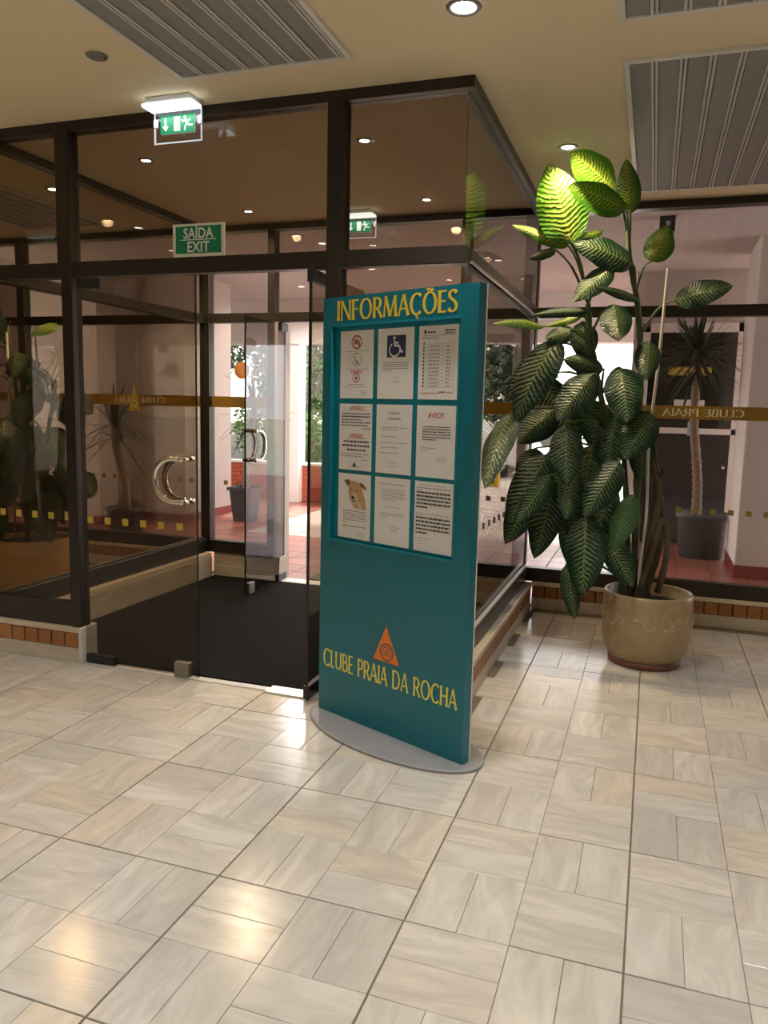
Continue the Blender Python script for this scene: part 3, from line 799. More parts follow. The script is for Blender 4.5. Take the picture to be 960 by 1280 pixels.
part('hinge_plate', bx(-2.965, -2.925, 5.90, 6.05, .01, .07, bev=.004), M['darkmetal'], d3)
part('lock', bx(-2.962, -2.928, 5.39, 5.48, .01, .10, bev=.004), M['greymetal'], d3)
d_handle(d3, 5.42, 1.18, 1, -2.945, axis='y', w=.17)
th = empty('trim_9', (-2.26, YF, 0), label='bright metal threshold strip under the front doors', kind='structure')
part('strip', bx(-3.0, -1.53, YF - .03, YF + .02, -.004, .006, bev=.002, seg=1), M['threshold'], th)
part('floor_spring_cover', bx(-1.84, -1.56, YF - .055, YF + .045, -.003, .0085, bev=.002, seg=1), M['threshold'], th)
single('trim_10', uvbox(bx(-2.95, -1.45, 5.92, 6.06, -.01, .012, bev=.003, seg=1)), M['white'], 'white marble sill under the outer door', None, kind='structure')

# ------------------------------------------------------------------ vestibule carpet
single('carpet_mat', bx(XL + .094, XR - .075, YF + .035, 5.915, -.003, .008), M['carpet'], 'black fibre entrance mat filling the glass vestibule', 'mat')
M['exitback'] = emit('lit_exit_back', (.62, .68, .74), .35)

# ------------------------------------------------------------------ exit signs
sg = empty('exit_sign', (-2.2165, YF - .05, 2.232), label='green SAÍDA EXIT sign with pale edge standing on the door transom', cat='sign')
part('board', bx(-2.364, -2.069, YF - .056, YF - .044, 2.229, 2.387, bev=.001, seg=1), M['signedge'], sg)
part('green_face', bx(-2.347, -2.086, YF - .0575, YF - .0555, 2.243, 2.375), M['signgreen'], sg, label='green face')
pf = lambda x, z: (-2.2165 + x, YF - .0582, z) 
def world_put(root, f):
    o = wloc(root); return lambda x, z: Vector(f(x, z)) - o
font('SAÍDA', .072, M['white'], sg, world_put(sg, lambda x, z: pf(x, 2.316 + z)), align='CENTER', sx=.85, bold=.0012)
font('EXIT', .072, M['white'], sg, world_put(sg, lambda x, z: pf(x, 2.250 + z)), align='CENTER', sx=.88, bold=.0012)
part('rule', bx(-2.318, -2.115, YF - .0584, YF - .0575, 2.3072, 2.3112), M['white'], sg, label='white rule')

def exit_lamp(x, y, label):
    g = empty('exit_lamp', (x, y, ZC), label=label, cat='exit lamp', group='hanging running-man exit lamps')
    part('housing', bx(x - .130, x + .118, y - .065, y + .045, ZC - .030, ZC - .001, bev=.006), M['plasticwhite'], g)
    d = part('diffuser', bx(x - .142, x + .134, y - .075, y + .02, ZC - .048, ZC - .0305, bev=.005), M['led'], g)
    part('plate', bx(x - .136, x + .128, y + .024, y + .030, ZC - .185, ZC - .038), M['acrylic'], g, label='clear acrylic plate')
    for a in ((x - .138, x - .133, ZC - .187, ZC - .04), (x + .125, x + .130, ZC - .187, ZC - .04), (x - .138, x + .130, ZC - .190, ZC - .185)):
        part('plate_edge', bx(a[0], a[1], y + .023, y + .031, a[2], a[3]), M['edgeglow'], g)
    for q in (-1, 1):
        part('clip', bx(x - .004 + q * .125 - .012, x - .004 + q * .125 + .012, y + .02, y + .034, ZC - .115, ZC - .075, bev=.003, seg=1), M['plasticwhite'], g)
    part('picture_back', bx(x - .1, x + .09, y + .0302, y + .032, ZC - .146, ZC - .06), M['exitback'], g, label='pale back of the picture')
    part('picture', bx(x - .1, x + .09, y + .0215, y + .0238, ZC - .146, ZC - .06), M['exitgreen'], g, label='green running-man picture')
    Z = ZC - .103; X = x - .005
    bm = bmesh.new(); o = wloc(g); pt = lambda a, b: Vector((X + a, y + .0208, Z + b)) - o
    thick(bm, (-.066, .030), (-.066, -.012), .010, pt); poly(bm, [(-.084, -.008), (-.048, -.008), (-.066, -.032)], pt)
    poly(bm, [(-.018, -.033), (.016, -.033), (.016, .033), (-.018, .033)], pt)
    ring2(bm, .044, .027, .007, .0069, pt, 12)
    for a, b, w in (((.043, .018), (.056, -.002), .013), ((.044, .016), (.030, .006), .006), ((.030, .006), (.027, .018), .006), ((.050, .012), (.068, .010), .006), ((.068, .010), (.074, .020), .005),
                    ((.056, -.002), (.044, -.016), .008), ((.044, -.016), (.042, -.034), .008), ((.056, -.003), (.070, -.012), .008), ((.070, -.012), (.086, -.010), .007)):
        thick(bm, a, b, w, pt)
    flatpart('pictogram', bm, M['exitwhite'], g, local=True, label='white arrow, door and running figure')
    ld = bpy.data.lights.new('led_light', 'AREA'); ld.energy = .45; ld.color = (.86, .94, 1.0); ld.shape = 'RECTANGLE'; ld.size = .28; ld.size_y = .09
    lo = bpy.data.objects.new('led_light', ld); COL.objects.link(lo); lo.parent = g; lo.location = (0, -.03, -.066)
    return g
exit_lamp(-2.285, 3.465, 'lit running-man exit lamp on the lobby ceiling, above the SAÍDA EXIT sign')
exit_lamp(-2.19, 5.72, 'lit running-man exit lamp inside the vestibule, seen through the front glass')

# ------------------------------------------------------------------ information stand
A0 = Vector((-1.482, 3.437, 0)); UX = Vector((.915, -.4036, 0)).normalized(); TH = math.atan2(UX.y, UX.x)
VY = Vector((-UX.y, UX.x, 0))                    # towards the back
SW, ST, SH, SB = .885, .055, 1.99, .016
def stand_world(x, y, z): return A0 + UX * x + VY * y + Vector((0, 0, z))
st = empty('information_stand', stand_world(SW / 2, ST / 2, 0), TH, 'tall teal information stand with nine notices on an oval grey base', 'information stand')
lx = lambda x: x - SW / 2
ly = lambda y: y - ST / 2
bm = bmesh.new()
n = 56
def ell(a, b, z): return [bm.verts.new((lx(.452) + a * math.cos(2 * PI * k / n), .012 + b * math.sin(2 * PI * k / n), z)) for k in range(n)]
rs = [ell(.492, .232, 0), ell(.495, .235, .003), ell(.495, .235, .011), ell(.490, .230, SB - .001), ell(.484, .224, SB)]
for a, b in zip(rs[:-1], rs[1:]):
    for k in range(n): bm.faces.new((a[k], a[(k + 1) % n], b[(k + 1) % n], b[k]))
bm.faces.new(rs[0][::-1]); bm.faces.new(rs[-1])
part('base_plate', bm, M['basegrey'], st, local=True, label='oval grey base plate')
# body: frame around a recess, then a back board
RX0, RX1, RZ0, RZ1, RD = .058, .802, .874, 1.860, .020
bm = bmesh.new()
for a in ((0, RX0, SB, SH), (RX1, SW, SB, SH), (RX0, RX1, SB, RZ0), (RX0, RX1, RZ1, SH)):
    box(bm, lx(a[0]), lx(a[1]), ly(0), ly(ST), a[2], a[3])
bmesh.ops.remove_doubles(bm, verts=bm.verts[:], dist=1e-5)
part('body', bm, M['teal'], st, local=True)
for q in (SW, 0):
    part('edge_strip', bx(lx(q - .002), lx(q + .002), ly(ST - .006), ly(ST + .001), SB, SH, bev=.0008, seg=1), M['whitemetal'], st, local=True, label='thin pale edge strip')
part('recess_board', bx(lx(RX0 - .004), lx(RX1 + .004), ly(RD), ly(RD + .006), RZ0 - .004, RZ1 + .004), M['tealedge'], st, local=True)
for a in ((RX0 - .006, RX1 + .006, RZ0 - .006, RZ0 + .003), (RX0 - .006, RX1 + .006, RZ1 - .003, RZ1 + .006), (RX0 - .006, RX0 + .003, RZ0, RZ1), (RX1 - .003, RX1 + .006, RZ0, RZ1)):
    part('recess_bead', bx(lx(a[0]), lx(a[1]), ly(-.0025), ly(.004), a[2], a[3], bev=.001, seg=1), M['tealedge'], st, local=True)
def sput(x, z, y=-.0012): return (lx(x), ly(y), z)
bm = bmesh.new(); lettering(bm, 'INFORMAÇÕES', .092, .780, 1.884, .088, sput, stem=.165, bar=.08); flatpart('title_lettering', bm, M['yellow'], st, local=True, label='yellow INFORMAÇÕES lettering')
def wid(t): return sum(GLY[c][0] + .055 for c in t)
FULL = 'CLUBE PRAIA DA ROCHA'; kx = (.850 - .032) / (wid(FULL) - .055); pos = 0
for wd in FULL.split(' '):
    xa = .032 + kx * wid(FULL[:pos]); xb = xa + kx * (wid(wd) - .055); pos += len(wd) + 1
    bm = bmesh.new(); lettering(bm, wd, xa, xb, .245, .086, sput, stem=.155, bar=.085); flatpart('club_lettering', bm, M['yellowpale'], st, local=True, label='lemon lettering ' + wd)
bm = bmesh.new(); poly(bm, [(.366, .357), (.524, .357), (.441, .524)], lambda x, z: sput(x, z, -.001)); lg = flatpart('emblem', bm, M['orange'], st, local=True, label='orange triangle emblem')
bm = bmesh.new()
for a, b in (((.358, .352), (.358, .530)), ((.531, .352), (.531, .530)), ((.357, .530), (.532, .530)), ((.357, .352), (.532, .352))): thick(bm, a, b, .0022, sput)
flatpart('emblem_frame', bm, M['logoline'], lg, local=True, label='thin grey square outline')
bm = bmesh.new(); p2 = lambda x, z: sput(x, z, -.0016)
ring2(bm, .446, .402, .042, .008, p2, 30); ring2(bm, .430, .399, .0125, .0045, p2, 18, .016); ring2(bm, .462, .399, .0125, .0045, p2, 18, .016)
thick(bm, (.420, .424), (.474, .424), .005, p2); thick(bm, (.446, .386), (.446, .414), .004, p2)
flatpart('emblem_ring', bm, M['logoline'], lg, local=True)

# the nine sheets, each a thing of its own resting in the recess
PW, PH = .208, .302
def sheet(col, row, label):
    x0 = (.099, .3345, .570)[col]; z0 = (1.536, 1.209, .889)[row]
    p = stand_world(x0 + PW / 2, RD - .0012, z0)
    bm = bmesh.new(); box(bm, -PW / 2, PW / 2, -.0006, .0006, 0, PH)
    me = bpy.data.meshes.new('notice'); bm.to_mesh(me); bm.free()
    o = link('notice', me, M['paper'], None, p); o.rotation_euler = (0, 0, TH)
    return tag(o, label, 'notice', 'notices in the information stand')
def nput(x, z): return (x * PW - PW / 2, -.0012, z * PH)
def nput2(x, z): return (x * PW - PW / 2, -.0017, z * PH)
def nput3(x, z): return (x * PW - PW / 2, -.0022, z * PH)
def ink_rows(o, rows, mt, name='text_lines'):
    """rows: (x0, x1, z, height) cut into word-length dashes"""
    bm = bmesh.new()
    for x0, x1, z, h in rows:
        x = x0
        while x < x1 - .012:
            w = min(random.uniform(.03, .11), x1 - x)
            poly(bm, [(x, z), (x + w, z), (x + w, z + h), (x, z + h)], nput); x += w + .014
    f = flatpart(name, bm, mt, o, local=True); f['kind'] = 'stuff'; return f
def nfont(o, body, x, z, size, mt, align='CENTER', sx=.8, bold=0, name='heading', label=None):
    return font(body, size, mt, o, lambda a, b: nput(x + a / PW, z + b / PH), name, sx, align, bold, label)
# 0 prohibition symbols
o = sheet(0, 0, 'notice with three round prohibition symbols, top left of the stand')
bm = bmesh.new(); ring2(bm, .5, .83, .16, .028, nput2, 28, .105); thick(bm, (.39, .89), (.61, .77), .03, nput2)
flatpart('prohibition_ring', bm, M['inkbrown'], o, local=True)
bm = bmesh.new(); poly(bm, [(.40, .82), (.44, .87), (.56, .87), (.60, .81), (.57, .80), (.55, .78), (.52, .80), (.46, .80), (.44, .78)], nput); flatpart('animal_mark', bm, M['inkgrey'], o, local=True)
bm = bmesh.new(); ring2(bm, .5, .575, .15, .012, nput2, 28, .10); thick(bm, (.46, .63), (.46, .56), .03, nput); thick(bm, (.46, .56), (.56, .53), .025, nput); thick(bm, (.42, .52), (.60, .51), .012, nput)
flatpart('figure_ring', bm, M['inkgrey'], o, local=True)
nfont(o, 'É PROIBIDO', .5, .375, .0165, M['inkred'], bold=.0006)
bm = bmesh.new(); ring2(bm, .5, .305, .115, .016, nput2, 24, .068); poly(bm, [(.45, .30), (.52, .33), (.56, .29), (.48, .275)], nput2); flatpart('small_ring', bm, M['inkred'], o, local=True)
ink_rows(o, [(.18, .85, .695, .008), (.18, .85, .43, .008), (.26, .72, .20, .010), (.14, .86, .168, .006), (.62, .84, .105, .006), (.66, .86, .08, .006), (.66, .82, .055, .006)], M['inkgrey'])
# 1 wheelchair
o = sheet(1, 0, 'notice with white wheelchair symbol on a dark blue square')
bm = bmesh.new(); poly(bm, [(.26, .59), (.78, .59), (.78, .90), (.26, .90)], nput); bl = flatpart('blue_square', bm, M['navy'], o, local=True, label='dark blue square')
bm = bmesh.new()
ring2(bm, .465, .862, .035, .034, nput2, 14, .0235)
for a, b, w in (((.465, .835), (.475, .755), .035), ((.475, .755), (.60, .750), .030), ((.47, .795), (.58, .790), .026), ((.60, .752), (.665, .660), .036), ((.66, .660), (.71, .672), .030)): thick(bm, a, b, w, nput2)
pts = arc(.475, .695, .145, .092, 118, 385, 22)
for a, b in zip(pts[:-1], pts[1:]): thick(bm, a, b, .026, nput2)
flatpart('wheelchair_symbol', bm, M['white'], bl, local=True, label='white wheelchair symbol')
ink_rows(o, [(.16, .86, .510, .010), (.16, .86, .482, .010), (.16, .86, .452, .010), (.16, .84, .424, .010), (.16, .38, .396, .010), (.44, .66, .30, .007), (.44, .64, .25, .006), (.42, .64, .225, .006)], M['inkgrey'])
# 2 timetable
o = sheet(2, 0, 'timetable notice with ruled rows and a logo line, top right of the stand')
ink_rows(o, [(.13, .19, .895, .05), (.22, .42, .90, .022), (.66, .92, .915, .022), (.66, .92, .885, .014), (.56, .70, .088, .022), (.74, .90, .088, .010)], M['ink'])
bm = bmesh.new()
for k in range(13): poly(bm, [(.20, .16 + k * .049), (.90, .16 + k * .049), (.90, .1635 + k * .049), (.20, .1635 + k * .049)], nput)
for x in (.20, .62, .90): poly(bm, [(x, .16), (x + .004, .16), (x + .004, .75), (x, .75)], nput)
flatpart('ruled_table', bm, M['inkgrey'], o, local=True)
bm = bmesh.new(); poly(bm, [(.08, .865), (.94, .865), (.94, .871), (.08, .871)], nput); poly(bm, [(.08, .078), (.56, .078), (.56, .088), (.08, .088)], nput); flatpart('red_rules', bm, M['inkred'], o, local=True)
ink_rows(o, [(.08, .52, .84, .008), (.08, .50, .82, .008)] + [(.26, .54, .175 + k * .049, .014) for k in range(12)] + [(.70, .82, .175 + k * .049, .014) for k in range(12)], M['inkgrey'])
ink_rows(o, [(.115, .15, .17 + k * .048, .03) for k in range(13)], M['ink'])
# 3 two ATENÇÃO warnings
o = sheet(0, 1, 'notice with two red underlined ATENÇÃO headings')
nfont(o, 'ATENÇÃO!', .53, .915, .021, M['inkred'], bold=.0006, name='red_heading'); nfont(o, 'ATENÇÃO!', .53, .50, .021, M['inkred'], bold=.0006, name='red_heading')
bm = bmesh.new(); poly(bm, [(.24, .900), (.82, .900), (.82, .907), (.24, .907)], nput); poly(bm, [(.24, .485), (.82, .485), (.82, .492), (.24, .492)], nput); flatpart('underline', bm, M['inkred'], o, local=True)
ink_rows(o, [(.06, .94, .845, .016), (.06, .94, .80, .020), (.06, .70, .755, .014), (.06, .96, .712, .016), (.06, .90, .672, .014), (.70, .96, .625, .012)], M['ink'])
ink_rows(o, [(.14, .92, .420, .026), (.10, .94, .358, .028), (.24, .84, .294, .026)], M['ink'])
ink_rows(o, [(.05, .94, .24, .012), (.05, .76, .205, .012), (.72, .94, .155, .010), (.32, .70, .045, .008)], M['inkgrey'])
bm = bmesh.new(); poly(bm, [(.42, .055), (.56, .055), (.49, .125)], nput); flatpart('emblem', bm, M['ink'], o, local=True)
# 4 administration contacts
o = sheet(1, 1, 'notice headed Contactos da Administração, in the middle of the nine')
nfont(o, 'Contactos da', .5, .865, .0155, M['ink'], bold=.0002); nfont(o, 'Administração', .52, .785, .0155, M['ink'], bold=.0002)
ink_rows(o, [(.16, .88, .665, .010), (.16, .62, .635, .010), (.16, .60, .535, .010), (.14, .86, .445, .010), (.14, .66, .375, .010), (.14, .64, .295, .012), (.36, .62, .155, .007), (.36, .62, .105, .007)], M['inkgrey'])
# 5 AVISO
o = sheet(2, 1, 'notice with red AVISO!! heading, right column of the stand')
nfont(o, 'AVISO!!', .5, .83, .032, M['inkred'], bold=.0004, name='red_heading')
ink_rows(o, [(.16, .86, .700, .012), (.16, .88, .665, .014), (.16, .88, .628, .014), (.16, .88, .592, .014), (.16, .88, .556, .014), (.16, .52, .520, .014)], M['ink'])
ink_rows(o, [(.14, .52, .405, .010), (.14, .36, .375, .007), (.54, .80, .285, .007), (.56, .80, .255, .007), (.56, .78, .225, .007)], M['inkgrey'])
ink_rows(o, [(.62, .86, .700, .012)], M['inkred'])
# 6 dog
o = sheet(0, 2, 'notice with a photograph of a tan dog, bottom left of the stand')
bm = bmesh.new(); poly(bm, [(.34, .86), (.46, .90), (.60, .885), (.72, .83), (.76, .74), (.84, .62), (.88, .47), (.56, .47), (.46, .52), (.36, .60), (.32, .72)], nput); dg = flatpart('dog_photograph', bm, M['dogtan'], o, local=True, label='tan dog head and shoulders')
bm = bmesh.new(); poly(bm, [(.40, .64), (.48, .72), (.60, .70), (.62, .60), (.54, .53), (.42, .55), (.38, .60)], nput2); poly(bm, [(.60, .56), (.72, .60), (.78, .48), (.62, .47)], nput2); flatpart('muzzle', bm, M['doglight'], dg, local=True)
bm = bmesh.new(); poly(bm, [(.18, .885), (.30, .915), (.40, .885), (.36, .835), (.30, .80), (.24, .845)], nput2); poly(bm, [(.66, .875), (.76, .87), (.88, .80), (.86, .765), (.76, .80), (.70, .815)], nput2); flatpart('ears', bm, M['dogdark'], dg, local=True)
bm = bmesh.new(); ring2(bm, .47, .635, .055, .054, nput3, 12, .03); ring2(bm, .40, .765, .022, .021, nput3, 10, .016); ring2(bm, .60, .745, .024, .023, nput3, 10, .016); thick(bm, (.44, .575), (.56, .59), .02, nput3); flatpart('eyes_and_nose', bm, M['ink'], dg, local=True)['kind'] = 'stuff'
ink_rows(o, [(.16, .88, .42, .014), (.16, .88, .385, .012), (.16, .88, .35, .012), (.16, .88, .315, .012), (.16, .88, .28, .012), (.16, .32, .245, .012), (.16, .90, .185, .016), (.16, .24, .16, .012), (.64, .84, .09, .007), (.66, .82, .06, .007)], M['inkgrey'])
# 7, 8 text only
o = sheet(1, 2, 'notice of small thin print only, bottom middle of the stand')
ink_rows(o, [(.16, .86, .905, .008), (.20, .86, .82, .008), (.20, .86, .79, .008), (.20, .86, .76, .008), (.20, .86, .73, .008), (.20, .86, .70, .008), (.20, .62, .67, .008), (.28, .72, .56, .008), (.18, .86, .47, .007), (.18, .86, .445, .007), (.18, .40, .42, .007), (.44, .72, .27, .007), (.48, .66, .24, .007), (.48, .68, .21, .007)], M['inkgrey'])
ink_rows(o, [(.16, .84, .892, .003)], M['ink'])
o = sheet(2, 2, 'notice of bold black paragraphs, bottom right of the stand')
ink_rows(o, [(.05, .94, .83 - k * .052, .026) for k in range(4)] + [(.05, .34, .622, .026)] + [(.05, .94, .47 - k * .054, .026) for k in range(4)] + [(.05, .36, .254, .026)], M['ink'])
ink_rows(o, [(.14, .80, .945, .008), (.05, .94, .90, .012), (.05, .20, .875, .010), (.05, .94, .54, .008), (.05, .24, .515, .008), (.05, .44, .18, .007), (.05, .24, .145, .006), (.10, .26, .105, .006)], M['inkgrey'])

# ------------------------------------------------------------------ plants in the lobby
LEAVES = [
 (-0.511,4.74,2.449,-0.658,4.72,2.868,0.246,0.1,0.03,1.0,-0.407,4.82,2.123),
 (-0.287,4.66,2.699,-0.512,4.52,2.875,0.191,0.1,0.03,1.0,-0.218,4.92,2.539),
 (-0.22,4.62,2.591,-0.505,4.48,2.696,0.147,0.15,0.04,1.0,-0.194,4.904,2.391),
 (-0.2,4.78,2.604,-0.236,4.72,2.871,0.116,0.3,0.05,1.0,-0.2,4.908,2.428),
 (-0.537,4.84,2.456,-0.835,4.693,2.555,0.07,0.3,0.03,1.0,-0.407,4.82,2.123),
 (-0.617,4.9,2.448,-0.784,4.98,2.422,0.063,0.3,0.02,0.0,-0.407,4.82,2.123),
 (-0.172,4.85,2.341,-0.489,4.72,2.444,0.164,0.2,0.05,0.0,-0.149,4.9,2.191),
 (-0.515,4.84,2.473,-0.363,5.0,2.567,0.071,0.3,0.03,1.0,-0.407,4.82,2.123),
 (-0.079,4.95,2.373,-0.0,4.95,2.566,0.148,0.15,0.02,1.0,-0.149,4.9,2.191),
 (-0.284,4.8,2.327,-0.466,4.66,2.125,0.127,0.25,0.04,0.0,-0.407,4.82,2.123),
 (-0.129,4.85,2.144,-0.341,4.7,2.194,0.05,0.4,0.03,0.0,-0.115,4.9,1.986),
 (0.066,4.9,2.142,0.352,4.85,2.207,0.144,0.1,0.04,0.0,-0.109,4.9,1.945),
 (-0.388,4.78,2.072,-0.695,4.66,2.045,0.051,0.4,0.03,0.0,-0.383,4.82,1.94),
 (-0.638,4.7,1.985,-0.835,4.244,1.953,0.058,0.35,0.03,1.0,-0.371,4.822,1.885),
 (-0.254,4.72,2.103,-0.211,4.6,1.901,0.152,0.2,0.03,0.0,-0.383,4.82,1.94),
 (-0.479,4.7,1.965,-0.611,4.62,1.91,0.101,0.3,0.03,0.0,-0.359,4.824,1.829),
 (-0.438,4.8,2.052,-0.625,4.7,1.985,0.046,0.35,0.02,1.0,-0.371,4.822,1.885),
 (-0.548,4.66,1.913,-0.747,4.55,1.444,0.193,0.2,0.06,0.0,-0.347,4.826,1.774),
 (-0.593,4.74,1.888,-0.834,4.7,1.559,0.132,0.2,0.05,0.0,-0.347,4.826,1.774),
 (-0.291,4.75,1.743,-0.497,4.62,1.789,0.11,0.3,0.04,0.0,-0.304,4.834,1.589),
 (-0.052,4.72,1.902,-0.057,4.62,1.69,0.124,0.2,0.03,0.0,-0.094,4.9,1.761),
 (-0.338,4.62,1.714,-0.506,4.5,1.46,0.175,0.2,0.04,0.0,-0.304,4.834,1.589),
 (-0.198,4.62,1.75,-0.14,4.5,1.461,0.181,0.2,0.04,0.0,-0.304,4.834,1.589),
 (-0.78,4.6,1.489,-0.835,4.185,1.092,0.144,0.25,0.05,0.0,-0.267,4.842,1.44),
 (-0.563,4.85,1.519,-0.762,4.8,1.311,0.184,0.2,0.03,0.0,-0.267,4.842,1.44),
 (-0.467,4.6,1.433,-0.437,4.48,1.097,0.158,0.2,0.05,0.0,-0.248,4.846,1.365),
 (-0.022,4.68,1.512,-0.139,4.55,1.254,0.169,0.2,0.04,0.0,-0.083,4.9,1.379),
 (-0.166,4.6,1.232,-0.327,4.48,0.923,0.157,0.2,0.05,0.0,-0.205,4.858,1.119),
 (-0.585,4.72,1.245,-0.775,4.6,0.854,0.199,0.2,0.05,0.0,-0.205,4.858,1.119),
 (-0.549,4.62,1.13,-0.707,4.5,0.862,0.13,0.25,0.04,0.0,-0.192,4.862,1.033),
 (-0.537,4.78,1.08,-0.626,4.72,0.634,0.178,0.2,0.05,0.0,-0.18,4.866,0.947),
 (-0.428,4.66,1.184,-0.442,4.55,0.897,0.124,0.2,0.04,0.0,-0.192,4.862,1.033),
 (-0.332,4.62,0.905,-0.323,4.5,0.48,0.201,0.15,0.06,0.0,-0.157,4.866,0.773),
 (-0.433,4.7,0.6,-0.367,4.62,0.3,0.099,0.3,0.04,0.0,-0.123,4.854,0.508),
 (-0.081,4.6,1.043,-0.164,4.5,0.747,0.125,0.2,0.04,2.0,-0.168,4.87,0.861),
 (-0.22,4.72,0.787,-0.058,4.66,0.518,0.135,0.2,0.04,0.0,-0.134,4.858,0.596),
 (-0.332,4.86,1.31,-0.364,4.84,0.9,0.192,0.2,0.04,0.0,-0.217,4.854,1.205),
 (-0.442,4.86,2.027,-0.4,4.84,1.803,0.142,0.2,0.03,0.0,-0.371,4.822,1.885),
 (-0.228,4.86,1.1,-0.28,4.84,0.662,0.154,0.2,0.04,0.0,-0.18,4.866,0.947),
 (-0.51,4.9,1.302,-0.558,4.88,0.883,0.206,0.2,0.04,0.0,-0.217,4.854,1.205),
 (-0.206,4.85,1.503,-0.247,4.82,1.15,0.179,0.2,0.04,0.0,-0.248,4.846,1.365),
 (-0.066,4.86,1.414,-0.055,4.86,1.109,0.132,0.2,0.04,0.0,-0.081,4.9,1.295),
 (-0.381,4.88,1.57,-0.259,4.86,1.242,0.181,0.2,0.04,0.0,-0.267,4.842,1.44),
 (-0.672,4.86,1.273,-0.732,4.86,0.974,0.158,0.2,0.04,0.0,-0.217,4.854,1.205),
 (-0.442,4.84,1.042,-0.389,4.82,0.705,0.165,0.2,0.04,0.0,-0.18,4.866,0.947),
 (-0.374,5.038,1.156,-0.212,4.884,0.714,0.204,0.2,0.05,0.0,-0.192,4.862,1.033),
 (-0.46,4.97,0.94,-0.375,4.917,0.468,0.175,0.2,0.05,0.0,-0.168,4.87,0.861),
 (-0.436,5.037,1.333,-0.623,4.995,1.007,0.185,0.2,0.05,0.0,-0.217,4.854,1.205),
 (-0.661,4.9,1.092,-0.835,4.907,0.676,0.177,0.2,0.05,0.0,-0.192,4.862,1.033),
 (-0.678,5.044,1.71,-0.43,4.961,1.295,0.183,0.2,0.05,0.0,-0.323,4.83,1.664),
]
CANES = {'C1': [(-0.052, 4.9, 0.399), (-0.063, 4.92, 0.862), (-0.081, 4.9, 1.295), (-0.09, 4.9, 1.716), (-0.109, 4.9, 1.945), (-0.14, 4.9, 2.15), (-0.188, 4.9, 2.354), (-0.218, 4.92, 2.539)], 'C2': [(-0.112, 4.85, 0.419), (-0.168, 4.87, 0.861), (-0.229, 4.85, 1.291), (-0.323, 4.83, 1.664), (-0.383, 4.82, 1.94), (-0.407, 4.82, 2.123)], 'C3': [(0.003, 4.95, 0.394), (0.059, 4.95, 0.597), (0.085, 4.95, 0.82), (0.044, 4.97, 1.105), (-0.02, 4.97, 1.389)], 'C4': [(-0.032, 4.8, 0.409), (0.029, 4.82, 0.643), (0.089, 4.85, 0.881), (0.124, 4.86, 0.692), (0.088, 4.9, 0.438)], 'C5': [(0.025, 4.98, 0.404), (-0.013, 5.0, 0.855), (-0.023, 5.0, 1.293)], 'C6': [(-0.011, 4.86, 0.417), (0.002, 4.86, 0.633), (0.042, 4.88, 0.85), (0.046, 4.9, 1.063), (-0.032, 4.92, 1.296)], 'C7': [(-0.076, 4.95, 0.386), (-0.112, 4.97, 0.803), (-0.158, 4.97, 1.24), (-0.232, 4.96, 1.717)], 'stake': [(-0.027, 4.8, 0.405), (-0.02, 4.8, 0.642), (-0.007, 4.8, 0.928), (-0.019, 4.8, 1.324), (0.004, 4.8, 1.824), (0.019, 4.8, 2.308)]}
def leaf_bm(B, T, W, fold, droop, pref, nu=8, nv=16, wav=0.034, seed=0):
    rnd = random.Random(seed)
    B, T = Vector(B), Vector(T); T = B + (T - B) * 1.05; W = W * 1.16; d = T - B; Ln = d.length; a = d / Ln
    nrm = Vector(pref); nrm = (nrm - a * nrm.dot(a)).normalized(); s = a.cross(nrm).normalized()
    bm = bmesh.new(); uvl = bm.loops.layers.uv.verify(); grid = []
    ph = rnd.uniform(0, 6); curl = rnd.uniform(-.02, .02) * Ln
    for j in range(nv + 1):
        v = j / nv
        w = W / 2 * (1.0 if True else 1) * ((v ** .58) * ((1 - v) ** .84)) / .3805
        c = B + d * v + nrm * (droop * Ln * 4 * v * (1 - v)) + s * curl * math.sin(PI * v)
        row = []
        for i in range(nu + 1):
            u = i / nu * 2 - 1
            row.append(bm.verts.new(c + s * (u * w) - nrm * (fold * abs(u) ** 1.4 * w) + nrm * (wav * W * math.sin(v * 14 + ph + (2 if u > 0 else 0)) * u * u * (1 - .3 * v))))
        grid.append(row)
    for j in range(nv):
        for i in range(nu):
            f = bm.faces.new((grid[j][i], grid[j][i + 1], grid[j + 1][i + 1], grid[j + 1][i])); f.smooth = True
            for l, (p, q) in zip(f.loops, ((i, j), (i + 1, j), (i + 1, j + 1), (i, j + 1))): l[uvl].uv = (p / nu, q / nv)
    return bm
def add_leaf(root, L, mats, seed, pref):
    bm = leaf_bm(L[0:3], L[3:6], L[6], L[7] + (seed * 37 % 11) * .022, L[8] + (seed * 53 % 7) * .006, pref, seed=seed)
    o = wloc(root); bmesh.ops.translate(bm, verts=bm.verts[:], vec=-o)
    me = bpy.data.meshes.new('leaf'); bm.to_mesh(me); bm.free()
    lf = link('leaf', me, mats[int(L[9])], root)
    P, B, T = Vector(L[10:13]), Vector(L[0:3]), Vector(L[3:6])
    midp = (P + B) / 2 + Vector((0, 0, .05))
    bm = bmesh.new(); tube(bm, smooth_path([P, midp, B, B + (T - B) * .12 + Vector((0, 0, -.004))], 4), [.0075] * 5 + [.0055] * 8, 7)
    part('petiole', bm, M['petiole'], lf, smooth=True)
    return lf
